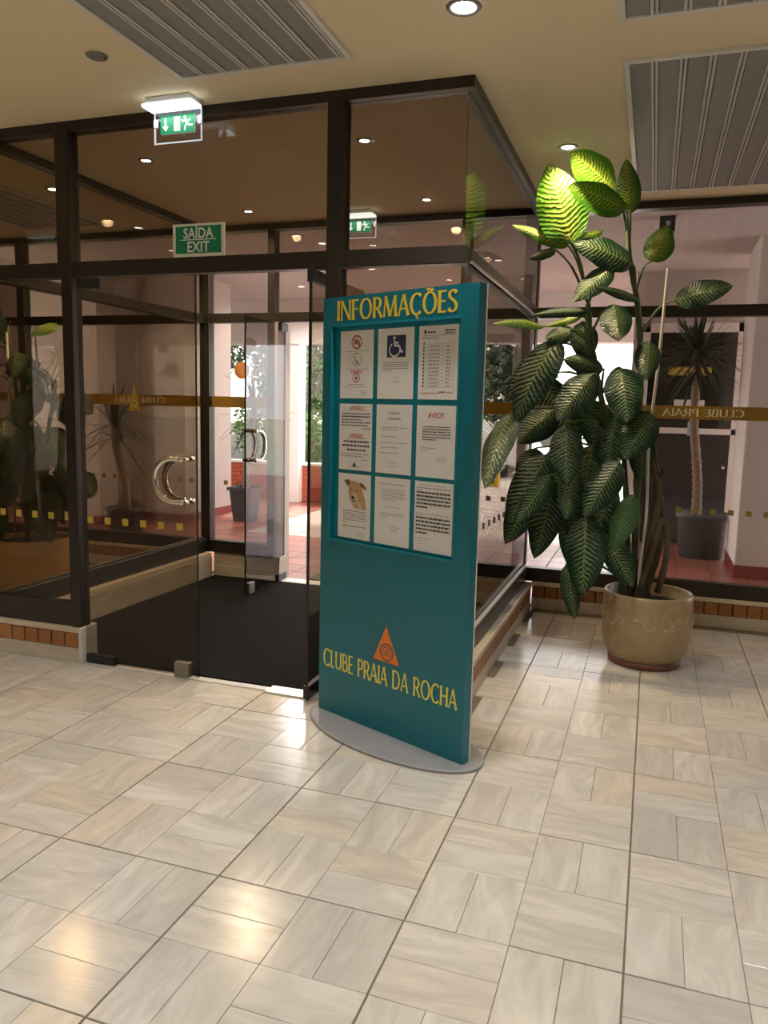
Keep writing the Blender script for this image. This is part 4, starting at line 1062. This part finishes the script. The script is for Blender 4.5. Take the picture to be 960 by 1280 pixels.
def stone_pot(root, c):
    x, y = c
    bm = bmesh.new()
    lathe(bm, [(.185, .030), (.205, .040), (.238, .085), (.256, .15), (.262, .22), (.262, .30), (.258, .38), (.256, .425), (.252, .438), (.243, .440), (.236, .430), (.236, .36), (.20, .345)], (x, y, 0), 56)
    p = part('pot', bm, M['stone_pot'], root, smooth=True)
    bm = bmesh.new(); lathe(bm, [(.200, 0), (.212, .006), (.214, .030), (.204, .042), (.16, .042)], (x, y, 0), 48)
    part('saucer', bm, M['pot_base'], root, smooth=True, label='red-brown glazed foot')
    # raised scroll relief round the belly
    bm = bmesh.new(); rr = random.Random(4)
    for k in range(10):
        a0 = 2 * PI * k / 10
        pts = []
        for i in range(14):
            t = i / 13; a = a0 + .5 * t; z = .285 + .03 * math.sin(t * 2 * PI) * (1 if k % 2 else -1)
            pts.append((x + .2615 * math.cos(a), y + .2615 * math.sin(a), z))
        tube(bm, pts, .005, 6)
        for q in range(3):
            a = a0 + .1 + .15 * q; z = .285 + rr.uniform(-.035, .035); r = rr.uniform(.010, .016)
            pts = [(x + .2615 * math.cos(a + r * 3.4 * math.cos(g)), y + .2615 * math.sin(a + r * 3.4 * math.cos(g)), z + r * math.sin(g)) for g in [2 * PI * i / 10 for i in range(11)]]
            tube(bm, pts, .004, 5)
    part('relief', bm, M['pot_relief'], p, smooth=True, label='raised scroll band')
    bm = bmesh.new(); disc(bm, (x, y, .36), .237, 'z', 36, -.02); part('soil', bm, M['soil'], root)
PC = (.035, 4.915)
pl = empty('potted_dieffenbachia', (PC[0], PC[1], 0), label='tall potted dieffenbachia in a tan glazed pot, right of the information stand', cat='potted plant')
stone_pot(pl, PC)
for nm, rad, mt, name in (('C1', (.024, .014), 'cane', 'cane'), ('C2', (.024, .015), 'cane', 'cane'), ('C3', (.025, .020), 'canebrown', 'cane'), ('C4', (.021, .018), 'canebrown', 'cane'), ('C5', (.024, .018), 'canebrown', 'cane'), ('C6', (.022, .017), 'canebrown', 'cane'), ('C7', (.020, .016), 'cane', 'cane'), ('stake', (.0085, .0085), 'stake', 'support_stake')):
    pts = [Vector(p) for p in CANES[nm]]
    pts = [pts[0] + (Vector((0, 0, -.05)))] + pts
    pts = smooth_path(pts, 10); k = len(pts) - 1
    rr = random.Random(hash(nm) % 7 if False else len(nm) + ord(nm[-1]))
    rd = [(rad[0] + (rad[1] - rad[0]) * i / k) * (1.0 if nm == 'stake' else (1.14 if i % 5 == 0 else rr.uniform(.94, 1.02))) for i in range(k + 1)]
    bm = bmesh.new(); tube(bm, pts, rd, 10)
    part(name, bm, M[mt], pl, smooth=True, label='pale thin support stake' if nm == 'stake' else None)
rl = random.Random(3)
LM = (M['leaf'], M['leafbright'], M['leafplain'])
for i, L in enumerate(LEAVES):
    add_leaf(pl, L, LM, i, (rl.uniform(-.25, .25), -1.0, .35 + rl.uniform(-.15, .2)))
# broken brown stub on one cane
bm = bmesh.new(); tube(bm, [(.045, 4.95, 1.10), (.075, 4.94, 1.17), (.105, 4.94, 1.13)], [.016, .014, .006], 7); part('dry_stub', bm, M['canebrown'], pl, smooth=True)

# left-hand plant behind the brown glass
LC = (-4.62, 4.95)
pl2 = empty('potted_dieffenbachia', (LC[0], LC[1], 0), label='potted dieffenbachia in a straight ochre planter, behind the left glass panel', cat='potted plant')
bm = bmesh.new(); lathe(bm, [(.265, 0), (.272, .01), (.285, .40), (.283, .412), (.272, .412), (.265, .39), (.26, .36)], (LC[0], LC[1], 0), 48); part('pot', bm, M['tanpot'], pl2, smooth=True)
bm = bmesh.new(); disc(bm, (LC[0], LC[1], .37), .262, 'z', 32, -.02); part('soil', bm, M['soil'], pl2)
rp = random.Random(21)
tops = []
for k, (dx, dy, h, ex) in enumerate(((-.06, 0, 2.05, -.12), (.08, .03, 1.65, .14), (.02, -.08, 1.25, .10))):
    pts = smooth_path([(LC[0] + dx, LC[1] + dy, .34), (LC[0] + dx * 1.3, LC[1] + dy, .34 + (h - .34) * .5), (LC[0] + dx + ex, LC[1] + dy * 2, h)], 8)
    bm = bmesh.new(); tube(bm, pts, [.02 - .006 * i / (len(pts) - 1) for i in range(len(pts))], 9); part('cane', bm, M['cane'], pl2, smooth=True); tops.append(pts)
bm = bmesh.new(); tube(bm, [(LC[0] - .12, LC[1] - .06, .33), (LC[0] - .13, LC[1] - .06, 2.0)], .009, 8); part('support_stake', bm, M['stake'], pl2, smooth=True, label='pale thin support stake')
for i in range(48):
    pts = tops[i % 3]; P = pts[int((.30 + .70 * rp.random()) * (len(pts) - 1))]
    an = rp.uniform(0, 2 * PI); rr = rp.uniform(.10, .24)
    up = max(0.0, (P.z - 1.1)) * .28
    B = P + Vector((math.cos(an) * rr, math.sin(an) * rr * .8, rp.uniform(.05, .2)))
    T = B + Vector((math.cos(an) * rp.uniform(.08, .26), math.sin(an) * rp.uniform(.08, .2), rp.uniform(-.46, -.12) + up * 1.6))
    B.x = min(B.x, -3.86); T.x = min(T.x, -3.80); B.y = min(max(B.y, 4.3), 5.6); T.y = min(max(T.y, 4.2), 5.7)
    add_leaf(pl2, (*B, *T, rp.uniform(.15, .24), .2, .05, 1 if B.z > 2.0 and rp.random() < .6 else 0, *P), LM, 100 + i, (rp.uniform(-.2, .6), -1, .6))
add_leaf(pl2, (-4.78, 4.75, 2.28, -4.62, 4.62, 2.62, .20, .12, .04, 1, -4.80, 4.95, 2.05), LM, 201, (.3, -1, .4))
add_leaf(pl2, (-4.40, 4.8, 2.02, -4.05, 4.62, 1.98, .16, .2, .05, 1, -4.55, 4.98, 1.64), LM, 202, (.2, -.8, .8))

# ------------------------------------------------------------------ outside: gallery
single('street_ground', bx(-40, 40, 15.0, 75, -.2, -.03), M['pavement'], 'pale speckled paving of the street outside', None, kind='structure')
gf = empty('gallery_floor', (-2, 8, 0), label='tiled floor of the gallery outside the glass', kind='structure')
part('grout_bed', bx(-12, 5, 6.06, 15.0, -.2, -.012), M['terragrout'], gf)
tb = bx(-.146, .146, -.146, .146, -.012, 0, bev=.002, seg=1)
tm = bpy.data.meshes.new('terracotta_tile'); tb.to_mesh(tm); tb.free(); tm.materials.append(M['terracotta'])
tb = bx(-.146, .146, -.146, .146, -.012, 0, bev=.002, seg=1)
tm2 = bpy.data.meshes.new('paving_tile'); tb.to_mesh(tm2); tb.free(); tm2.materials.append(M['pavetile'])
ts = []
for i in range(-32, 12):
    for j in range(0, 30):
        x, y = .15 + i * .3, 6.22 + j * .3
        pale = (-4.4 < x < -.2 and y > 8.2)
        s = screen(x, y, 0)
        vis = 0
        if s and -5 < s[0] < 965:
            if 250 < s[0] < 400 or 110 < s[0] < 200 or 595 < s[0] < 660 or 690 < s[0] < 760 or 820 < s[0] < 965: vis = 1 / s[2] ** 3
        ts.append((vis, x, y, pale))
ts.sort(reverse=True)
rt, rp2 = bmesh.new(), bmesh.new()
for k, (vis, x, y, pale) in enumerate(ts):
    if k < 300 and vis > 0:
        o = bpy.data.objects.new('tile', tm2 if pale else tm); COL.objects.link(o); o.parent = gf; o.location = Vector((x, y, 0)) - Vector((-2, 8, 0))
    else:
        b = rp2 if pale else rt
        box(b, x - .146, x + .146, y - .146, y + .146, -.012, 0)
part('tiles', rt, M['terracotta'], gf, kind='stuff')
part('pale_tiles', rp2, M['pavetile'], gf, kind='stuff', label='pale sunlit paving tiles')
single('outside_mat', bx(-2.75, -1.7, 6.10, 6.85, 0, .012), simple('worn_grey_mat', (.17, .165, .16), .95, noise=.3), 'worn grey doormat on the gallery tiles just outside the open door', 'mat')

gc = empty('gallery_roof', (-3, 8.6, 3.08), label='painted ceiling and roof slab of the gallery', kind='structure')
part('soffit', bx(-14, 6, 6.09, 11.02, 3.08, 3.3), M['pinkceil'], gc)
part('roof_slab', bx(-14, 6, -3.9, 11.3, 3.3, 3.5), M['whitewall'], gc)
single('gallery_beam', bx(-14, 6, 11.0, 11.3, 2.42, 3.3), M['whitewall'], 'deep pale beam along the outer edge of the gallery', None, kind='structure')
single('lintel', bx(GX0, GX1, 6.02, 6.20, ZC + .0, 3.08), M['pink'], 'narrow pinkish lintel over the glass facade', None, kind='structure')
for x, y, lab in ((-1.70, 7.28, 'small gallery ceiling lamp nearest the facade, right of the stand'), (-1.68, 8.56, 'small gallery ceiling lamp, second from the facade'), (-1.60, 9.8, 'small gallery ceiling lamp, third from the facade'), (-3.19, 7.35, 'small gallery ceiling lamp seen left of the centre post'), (-3.2, 8.8, 'small gallery ceiling lamp behind the outer transom'), (-4.9, 7.35, 'added gallery fill lamp farthest to the left, near the facade'), (-4.6, 9.9, 'added gallery fill lamp farthest to the left, near the garden')):  # the two leftmost lamps are added fill to brighten the gallery columns
    downlight(x, y, lab, 8 if x > -2.5 else 190, COOL, M['gallens'], M['galring'], 3.08, .04, spread=155, blend=.5, group='gallery ceiling lamps')

def pier(name, x0, x1, y0, y1, label, face=M['pink'], skirt=True, z1=3.08, sk=.10):
    p = empty(name, ((x0 + x1) / 2, (y0 + y1) / 2, 0), label=label, kind='structure')
    part('shaft', bx(x0, x1, y0, y1, 0, z1), face, p)
    if skirt: part('skirting', bx(x0 - .012, x1 + .012, y0 - .012, y1 + .012, 0, sk), M['skirt'], p, label='red skirting')
    return p
pier('gallery_pier', .80, 2.4, 7.86, 8.75, 'broad pinkish wall pier at the right edge', sk=.12)
part('white_corner', bx(.792, .801, 7.852, 8.75, .121, 3.08), M['whitewall'], bpy.data.objects['gallery_pier'], label='white painted side face')
pier('gallery_pier', -7.4, -6.3, 7.86, 8.2, 'pinkish wall pier behind the left-hand plant')
pier('gallery_column', -6.18, -5.50, 8.47, 9.60, 'broad pinkish column left of the outer door')
pier('gallery_column', -7.40, -6.45, 9.35, 10.4, 'pale column behind the broad pinkish one', M['pink'])
pier('gallery_column', -5.42, -5.16, 11.05, 11.3, 'slim white column seen through the open door', M['whitewall'], False, 2.42)
pier('gallery_column', -9.4, -7.6, 8.6, 8.9, 'dark brown wall at the far left of the gallery', simple('brown_wall', (.10, .055, .04), .8), False)

# right-hand end wall with the dark service door
single('gallery_end_wall', bx(-.28, .93, 9.56, 9.76, 0, 3.08), M['pink'], 'pinkish end wall around the dark service door', None, kind='structure')
d4 = empty('door_4', (.36, 9.53, 0), label='dark glazed service door with white frame behind the potted yucca', kind='structure')
FX0, FX1 = -.18, .90
for a in ((FX0, FX0 + .085, 0, 2.50), (FX1 - .09, FX1, 0, 2.50), (FX0, FX1, 2.40, 2.50), (FX0, FX1, 1.28, 1.345)):
    part('frame', bx(a[0], a[1], 9.49, 9.56, a[2], a[3], bev=.003, seg=1), M['whitewall'], d4, label='white frame')
part('upper_pane', bx(FX0 + .085, FX1 - .09, 9.515, 9.535, 1.345, 2.40), M['darkglass'], d4)
part('lower_panel', bx(FX0 + .085, FX1 - .09, 9.51, 9.535, .04, 1.28), M['darkdoor'], d4)
bm = bmesh.new(); disc(bm, (.76, 9.51, .92), .016, 'y', 16, -.04); part('knob', bm, M['chrome'], d4)
part('yellow_strip', bx(.12, .57, 9.508, 9.514, 1.93, 2.02), M['yellowstrip'], d4, label='yellow strip')  # plain yellow strip across the upper pane
part('paper_notice', bx(.20, .52, 9.508, 9.514, 1.52, 1.66), M['paper'], d4, label='pale paper notice')
part('blue_notice', bx(.36, .44, 9.485, 9.49, 1.26, 1.42), M['bluepaper'], d4, label='small blue notice')
for k, z in enumerate((1.84, 1.30)):
    bm = bmesh.new(); disc(bm, (1.05, 7.846, z), .016, 'y', 14, -.012); single('wall_bolt', bm, M['darkmetal'], ('upper', 'lower')[k] + ' dark bolt on the right-hand pier', 'bolt')
sp = empty('wall_speaker', (.02, 7.0, 3.0), label='small dark box lamp under the gallery ceiling, above the plant', cat='lamp')
part('case', bx(-.06, .06, 6.95, 7.05, 2.96, 3.08, bev=.006), M['darkmetal'], sp)
part('mark', bx(-.012, .022, 6.945, 6.951, 3.0, 3.04), M['white'], sp, label='white mark')
vp = empty('wall_notice', (1.16, 7.85, 1.60), label='small white notice on the right-hand pier', cat='notice')
part('sheet', bx(1.10, 1.24, 7.846, 7.851, 1.54, 1.70), M['paper'], vp)
part('dark_line', bx(1.115, 1.225, 7.844, 7.847, 1.60, 1.635), M['ink'], vp)

# low red brick planter wall
rw = empty('garden_wall', (-7.5, 11.3, 0), label='low red painted brick wall of the garden bed', kind='structure')
part('core', bx(-12, -4.2, 11.212, 11.40, 0, .56), M['redmortar'], rw)
part('coping', bx(-12.02, -4.18, 11.18, 11.43, .56, .60, bev=.005, seg=1), M['coping'], rw, label='white coping')
bmr = bx(-.118, .118, -.012, 0, -.030, .030, bev=.002, seg=1); rm = bpy.data.meshes.new('brick'); bmr.to_mesh(rm); bmr.free(); rm.materials.append(M['redbrick'])
for r_ in range(8):
    for k in range(33):
        x = -12 + .12 + k * .245 + (.12 if r_ % 2 else 0)
        if x + .118 > -4.19: continue
        if not (-6.6 < x or -9.6 < x < -7.2): continue
        o = bpy.data.objects.new('brick', rm); COL.objects.link(o); o.parent = rw; o.location = Vector((x, 11.212, .037 + r_ * .0685)) - Vector((-7.5, 11.3, 0))

# foliage helpers
def foliage(root, centres, n, size, mt, seed, name='foliage', asp=.5):
    rr = random.Random(seed); bm = bmesh.new()
    for q in range(n):
        c, rad = centres[rr.randrange(len(centres))]
        while True:
            p = Vector((rr.uniform(-1, 1), rr.uniform(-1, 1), rr.uniform(-1, 1)))
            if p.length <= 1: break
        p = p.normalized() * (p.length ** .5)
        pos = Vector(c) + Vector((p.x * rad[0], p.y * rad[1], p.z * rad[2]))
        a = Vector((rr.uniform(-1, 1), rr.uniform(-1, 1), rr.uniform(-.8, .8))).normalized(); b = a.orthogonal().normalized()
        b = (b * math.cos(rr.random() * 6) + a.cross(b) * math.sin(rr.random() * 6))
        s = size * rr.uniform(.6, 1.3)
        vs = [bm.verts.new(pos + a * s * e + b * s * f * asp) for e, f in ((-1, 0), (-.2, -.9), (1, 0), (-.2, .9))]
        bm.faces.new(vs)
    me = bpy.data.meshes.new(name); o = wloc(root); bmesh.ops.translate(bm, verts=bm.verts[:], vec=-o); bm.to_mesh(me); bm.free()
    ob = link(name, me, mt, root); ob['kind'] = 'stuff'; return ob
def shrub(x, y, z, r, h, label, mt, seed, n=900, size=.05):
    s = empty('shrub', (x, y, z), label=label, cat='shrub', group='shrubs behind the garden wall')
    bm = bmesh.new()
    rr = random.Random(seed)
    for k in range(5): tube(bm, [(x, y, z), (x + rr.uniform(-.3, .3) * r, y + rr.uniform(-.2, .2) * r, z + h * .5), (x + rr.uniform(-.7, .7) * r, y + rr.uniform(-.5, .5) * r, z + h * .9)], [.02, .014, .006], 6)
    part('stems', bm, M['branch'], s)
    foliage(s, [((x, y, z + h * .55), (r, r * .7, h * .5))], n, size, mt, seed)
single('garden_bed', bx(-40, -4.3, 11.40, 40, -.15, .42), M['soil'], 'dark soil of the garden bed', None, kind='structure')
shrub(-6.5, 12.2, .42, .42, 1.2, 'bright green shrub seen left of the open glass door', M['shrub'], 1)
shrub(-5.6, 12.3, .42, .40, .9, 'bright green shrub behind the outer door leaf', M['shrub'], 2)
shrub(-4.78, 12.3, .42, .36, .85, 'green shrub right of the slim white column', M['shrub'], 3)
shrub(-8.3, 12.3, .42, .6, 1.5, 'tall bright shrub seen beside the left-hand columns', M['shrub'], 4, 1400)
shrub(-9.75, 12.6, .42, .6, 1.2, 'green shrub at the far left of the garden', M['shrub'], 5, 1000)
def tree(x, y, h, r, label, mt, seed, n=3000, size=.12, bare=False, crown=None, z0=0.0):
    t = empty('tree', (x, y, z0), label=label, cat='tree', group='garden and street trees')
    rr = random.Random(seed); bm = bmesh.new()
    tube(bm, [(x, y, z0), (x + .05, y, z0 + h * .3), (x - .05, y, z0 + h * .55)], [.09, .07, .05], 8)
    part('trunk', bm, M['branch'], t, smooth=True)
    bm = bmesh.new()
    for k in range(26 if bare else 8):
        a = rr.uniform(0, 2 * PI); z = z0 + h * rr.uniform(.25, .6)
        p0 = Vector((x, y, z)); p1 = p0 + Vector((math.cos(a) * r * .5, math.sin(a) * r * .5, h * .12)); p2 = p1 + Vector((math.cos(a + .5) * r * .5, math.sin(a) * r * .4, h * rr.uniform(.05, .3)))
        tube(bm, smooth_path([p0, p1, p2], 3), [.028, .025, .022, .018, .014, .010, .006], 5)
        if bare:
            for q in range(3):
                e = p1.lerp(p2, rr.random()); tube(bm, [e, e + Vector((rr.uniform(-.4, .4), rr.uniform(-.4, .4), rr.uniform(-.2, .5)))], [.010, .004], 4)
    part('branches', bm, M['branch'], t)
    foliage(t, crown or [((x, y, z0 + h * .7), (r, r, h * .3))], n, size, mt, seed)
tree(-6.35, 13.4, 2.9, .9, 'thin branching tree with sparse leaves in the garden', M['treegreen'], 11, 1100, .055, True, crown=[((-6.35, 13.4, 2.1), (.9, .5, .75))], z0=.42)
tree(-7.6, 16.5, 3.6, 1.1, 'leafy tree behind the thin branching tree', M['shrub'], 13, 1500, .09, crown=[((-7.6, 16.5, 1.7), (1.0, .7, 1.1))], z0=.42)
tree(-9.3, 14.5, 4.0, 1.5, 'dense dark tree at the left of the garden', M['treegreen'], 12, 3500, .1, z0=.42)
for i, (x, y, h, r, lab) in enumerate(((-4.2, 24, 4.4, 1.5, 'grey-green street tree seen between stand and plant'), (-9.0, 20, 5.0, 1.7, 'grey-green tree behind the garden shrubs'))):
    tree(x, y, h, r, lab, M['treegreen'], 30 + i, 4200, .13, crown=[((x, y, h * .50), (r, r * .8, h * .27)), ((x + .3, y, h * .68), (r * .8, r * .7, h * .25))])
single('blue_panel', bx(-5.75, -5.2, 14.3, 14.36, .42, 2.35), M['bluepanel'], 'sky-blue panel standing among the garden plants', 'panel')
single('white_garden_wall', bx(-5.2, -3.9, 15.2, 15.4, -.03, 2.6), M['whitewall'], 'plain white wall beyond the garden plants', None, kind='structure')

# potted yuccas
def yucca(x, y, trunk, label, crown=70, ll=.62, pot=None, seed=0, pot_r=.255, pot_h=.47, bin_=False):
    u = empty('potted_yucca', (x, y, 0), label=label, cat='potted plant'); rr = random.Random(seed)
    bm = bmesh.new()
    if bin_:
        def sq(a, z): return [bm.verts.new((x + sx * a, y + sy * a, z)) for sx, sy in ((-1, -1), (1, -1), (1, 1), (-1, 1))]
        rs = [sq(.115, 0), sq(.15, .40), sq(.175, .40), sq(.175, .44), sq(.150, .44), sq(.145, .38)]
        for a, b in zip(rs[:-1], rs[1:]):
            for k in range(4): bm.faces.new((a[k], a[(k + 1) % 4], b[(k + 1) % 4], b[k]))
        bm.faces.new(rs[0][::-1]); bm.faces.new(rs[-1])
        part('bin', bm, M['darkplastic'], u)
    else:
        lathe(bm, [(pot_r * .84, 0), (pot_r * .87, .01), (pot_r * .97, pot_h - .08), (pot_r * 1.0, pot_h - .075), (pot_r * 1.07, pot_h - .03), (pot_r * 1.08, pot_h), (pot_r * 1.0, pot_h), (pot_r * .95, pot_h - .06)], (x, y, 0), 40)
        part('pot', bm, M['darkplastic'], u, smooth=True)
        bm = bmesh.new(); disc(bm, (x, y, pot_h - .06), pot_r * .96, 'z', 30, -.02); part('soil', bm, M['soil'], u)
    pts = smooth_path(trunk, 11); rd = [.045 * (1.15 - .3 * i / len(pts)) * (1.16 if i % 2 else .90) for i in range(len(pts))]
    bm = bmesh.new(); tube(bm, pts, rd, 10); part('trunk', bm, M['bark'], u, smooth=True)
    top = pts[-1]
    for k in range(crown):
        a = rr.uniform(0, 2 * PI); el = rr.uniform(-.75, 1.35); L = ll * rr.uniform(.75, 1.1)
        d = Vector((math.cos(a) * math.cos(el), math.sin(a) * math.cos(el), math.sin(el)))
        b0 = top + Vector((0, 0, rr.uniform(-.18, .08))); sd = d.cross(Vector((0, 0, 1))).normalized(); w = .017
        bm = bmesh.new(); prev = None
        for i, (t, ww) in enumerate(((0, .6), (.35, 1), (.7, .8), (1, .05))):
            c = b0 + d * L * t + Vector((0, 0, -.16 * L * t * t * (1.3 - el * .6))); nn = d.cross(sd) * .004
            cur = [bm.verts.new(c - sd * w * ww), bm.verts.new(c - nn), bm.verts.new(c + sd * w * ww)]
            if prev:
                for q in (0, 1): bm.faces.new((prev[q], prev[q + 1], cur[q + 1], cur[q]))
            prev = cur
        part('leaf', bm, M['yucca'], u)
    return u
yucca(.555, 8.90, [(.49, 8.9, .38), (.48, 8.9, .75), (.44, 8.88, 1.1), (.40, 8.87, 1.42), (.38, 8.86, 2.13)], 'potted yucca with scaly trunk in a dark grey round pot, by the service door', 95, .54, seed=5)
yucca(-4.93, 8.97, [(-4.93, 8.97, .38), (-4.9, 8.97, .9), (-4.80, 8.97, 1.5)], 'spiky yucca in a dark square bin beside the outer door', 60, .5, seed=6, bin_=True)
yucca(-5.55, 7.35, [(-5.55, 7.35, .25), (-5.56, 7.35, .6), (-5.65, 7.35, .95), (-5.66, 7.33, 1.25)], 'dark drooping yucca seen through the left glass door leaf', 60, .6, seed=7, pot_r=.2, pot_h=.32)

# street things seen between the stand and the plant
cx_, cy_ = -4.6, 18.5
car = empty('parked_car', (cx_, cy_, -.03), label='white parked car seen between stand and plant', cat='car')
def prism(bm, prof, y0, y1):
    a = [bm.verts.new((x, y0, z)) for x, z in prof]; b = [bm.verts.new((x, y1, z)) for x, z in prof]
    bm.faces.new(a); bm.faces.new(b[::-1])
    for k in range(len(prof)): bm.faces.new((a[k], a[(k + 1) % len(prof)], b[(k + 1) % len(prof)], b[k]))
X = lambda v: cx_ + v
bm = bmesh.new(); prism(bm, [(X(-2.1), .22), (X(2.1), .22), (X(2.15), .55), (X(2.0), .78), (X(1.1), .86), (X(.55), 1.34), (X(-1.35), 1.38), (X(-1.95), .95), (X(-2.15), .6)], cy_ - .8, cy_ + .8)
bmesh.ops.bevel(bm, geom=bm.edges[:], offset=.05, segments=2, affect='EDGES'); part('body', bm, M['carwhite'], car, smooth=False)
for nm, pr in (('window', [(X(-1.25), .88), (X(-.2), .88), (X(-.2), 1.28), (X(-1.15), 1.28)]), ('window', [(X(-.1), .88), (X(.9), .88), (X(.48), 1.28), (X(-.1), 1.28)])):
    bm = bmesh.new(); prism(bm, pr, cy_ - .815, cy_ - .80); part(nm, bm, M['carglass'], car, label='pale blue side window')
for wx in (-1.3, 1.3):
    for wy in (-.78, .62):
        bm = bmesh.new(); disc(bm, (X(wx), cy_ + wy, .27), .30, 'y', 24, .18); w = part('wheel', bm, M['tyre'], car)
        bm = bmesh.new(); disc(bm, (X(wx), cy_ + wy - .005, .27), .18, 'y', 20, .01); part('hubcap', bm, M['chrome'], w)
yb = empty('barrier_box', (-2.92, 15.6, -.03), label='yellow barrier box with dark panel on the street', cat='barrier')
part('case', bx(-3.12, -2.86, 15.5, 15.7, -.03, .30, bev=.01), simple('yellow_paint', (.72, .42, .02), .5), yb)
part('dark_panel', bx(-3.10, -2.94, 15.485, 15.50, .04, .22), M['darkmetal'], yb, label='dark panel')
for k, w in enumerate(('nearest', 'second', 'third', 'fourth', 'fifth', 'sixth', 'seventh', 'farthest')):
    y = 9.45 + k * .30
    bm = bmesh.new(); tube(bm, [(-1.97 + .01 * k, y, -.002), (-1.97 + .01 * k, y, .075)], .016, 10)
    single('kerb_peg', bm, M['darkmetal'], w + ' short dark peg of the row on the pale tiles outside', 'peg', 'row of pegs on the terrace')
bpy.context.view_layer.update()
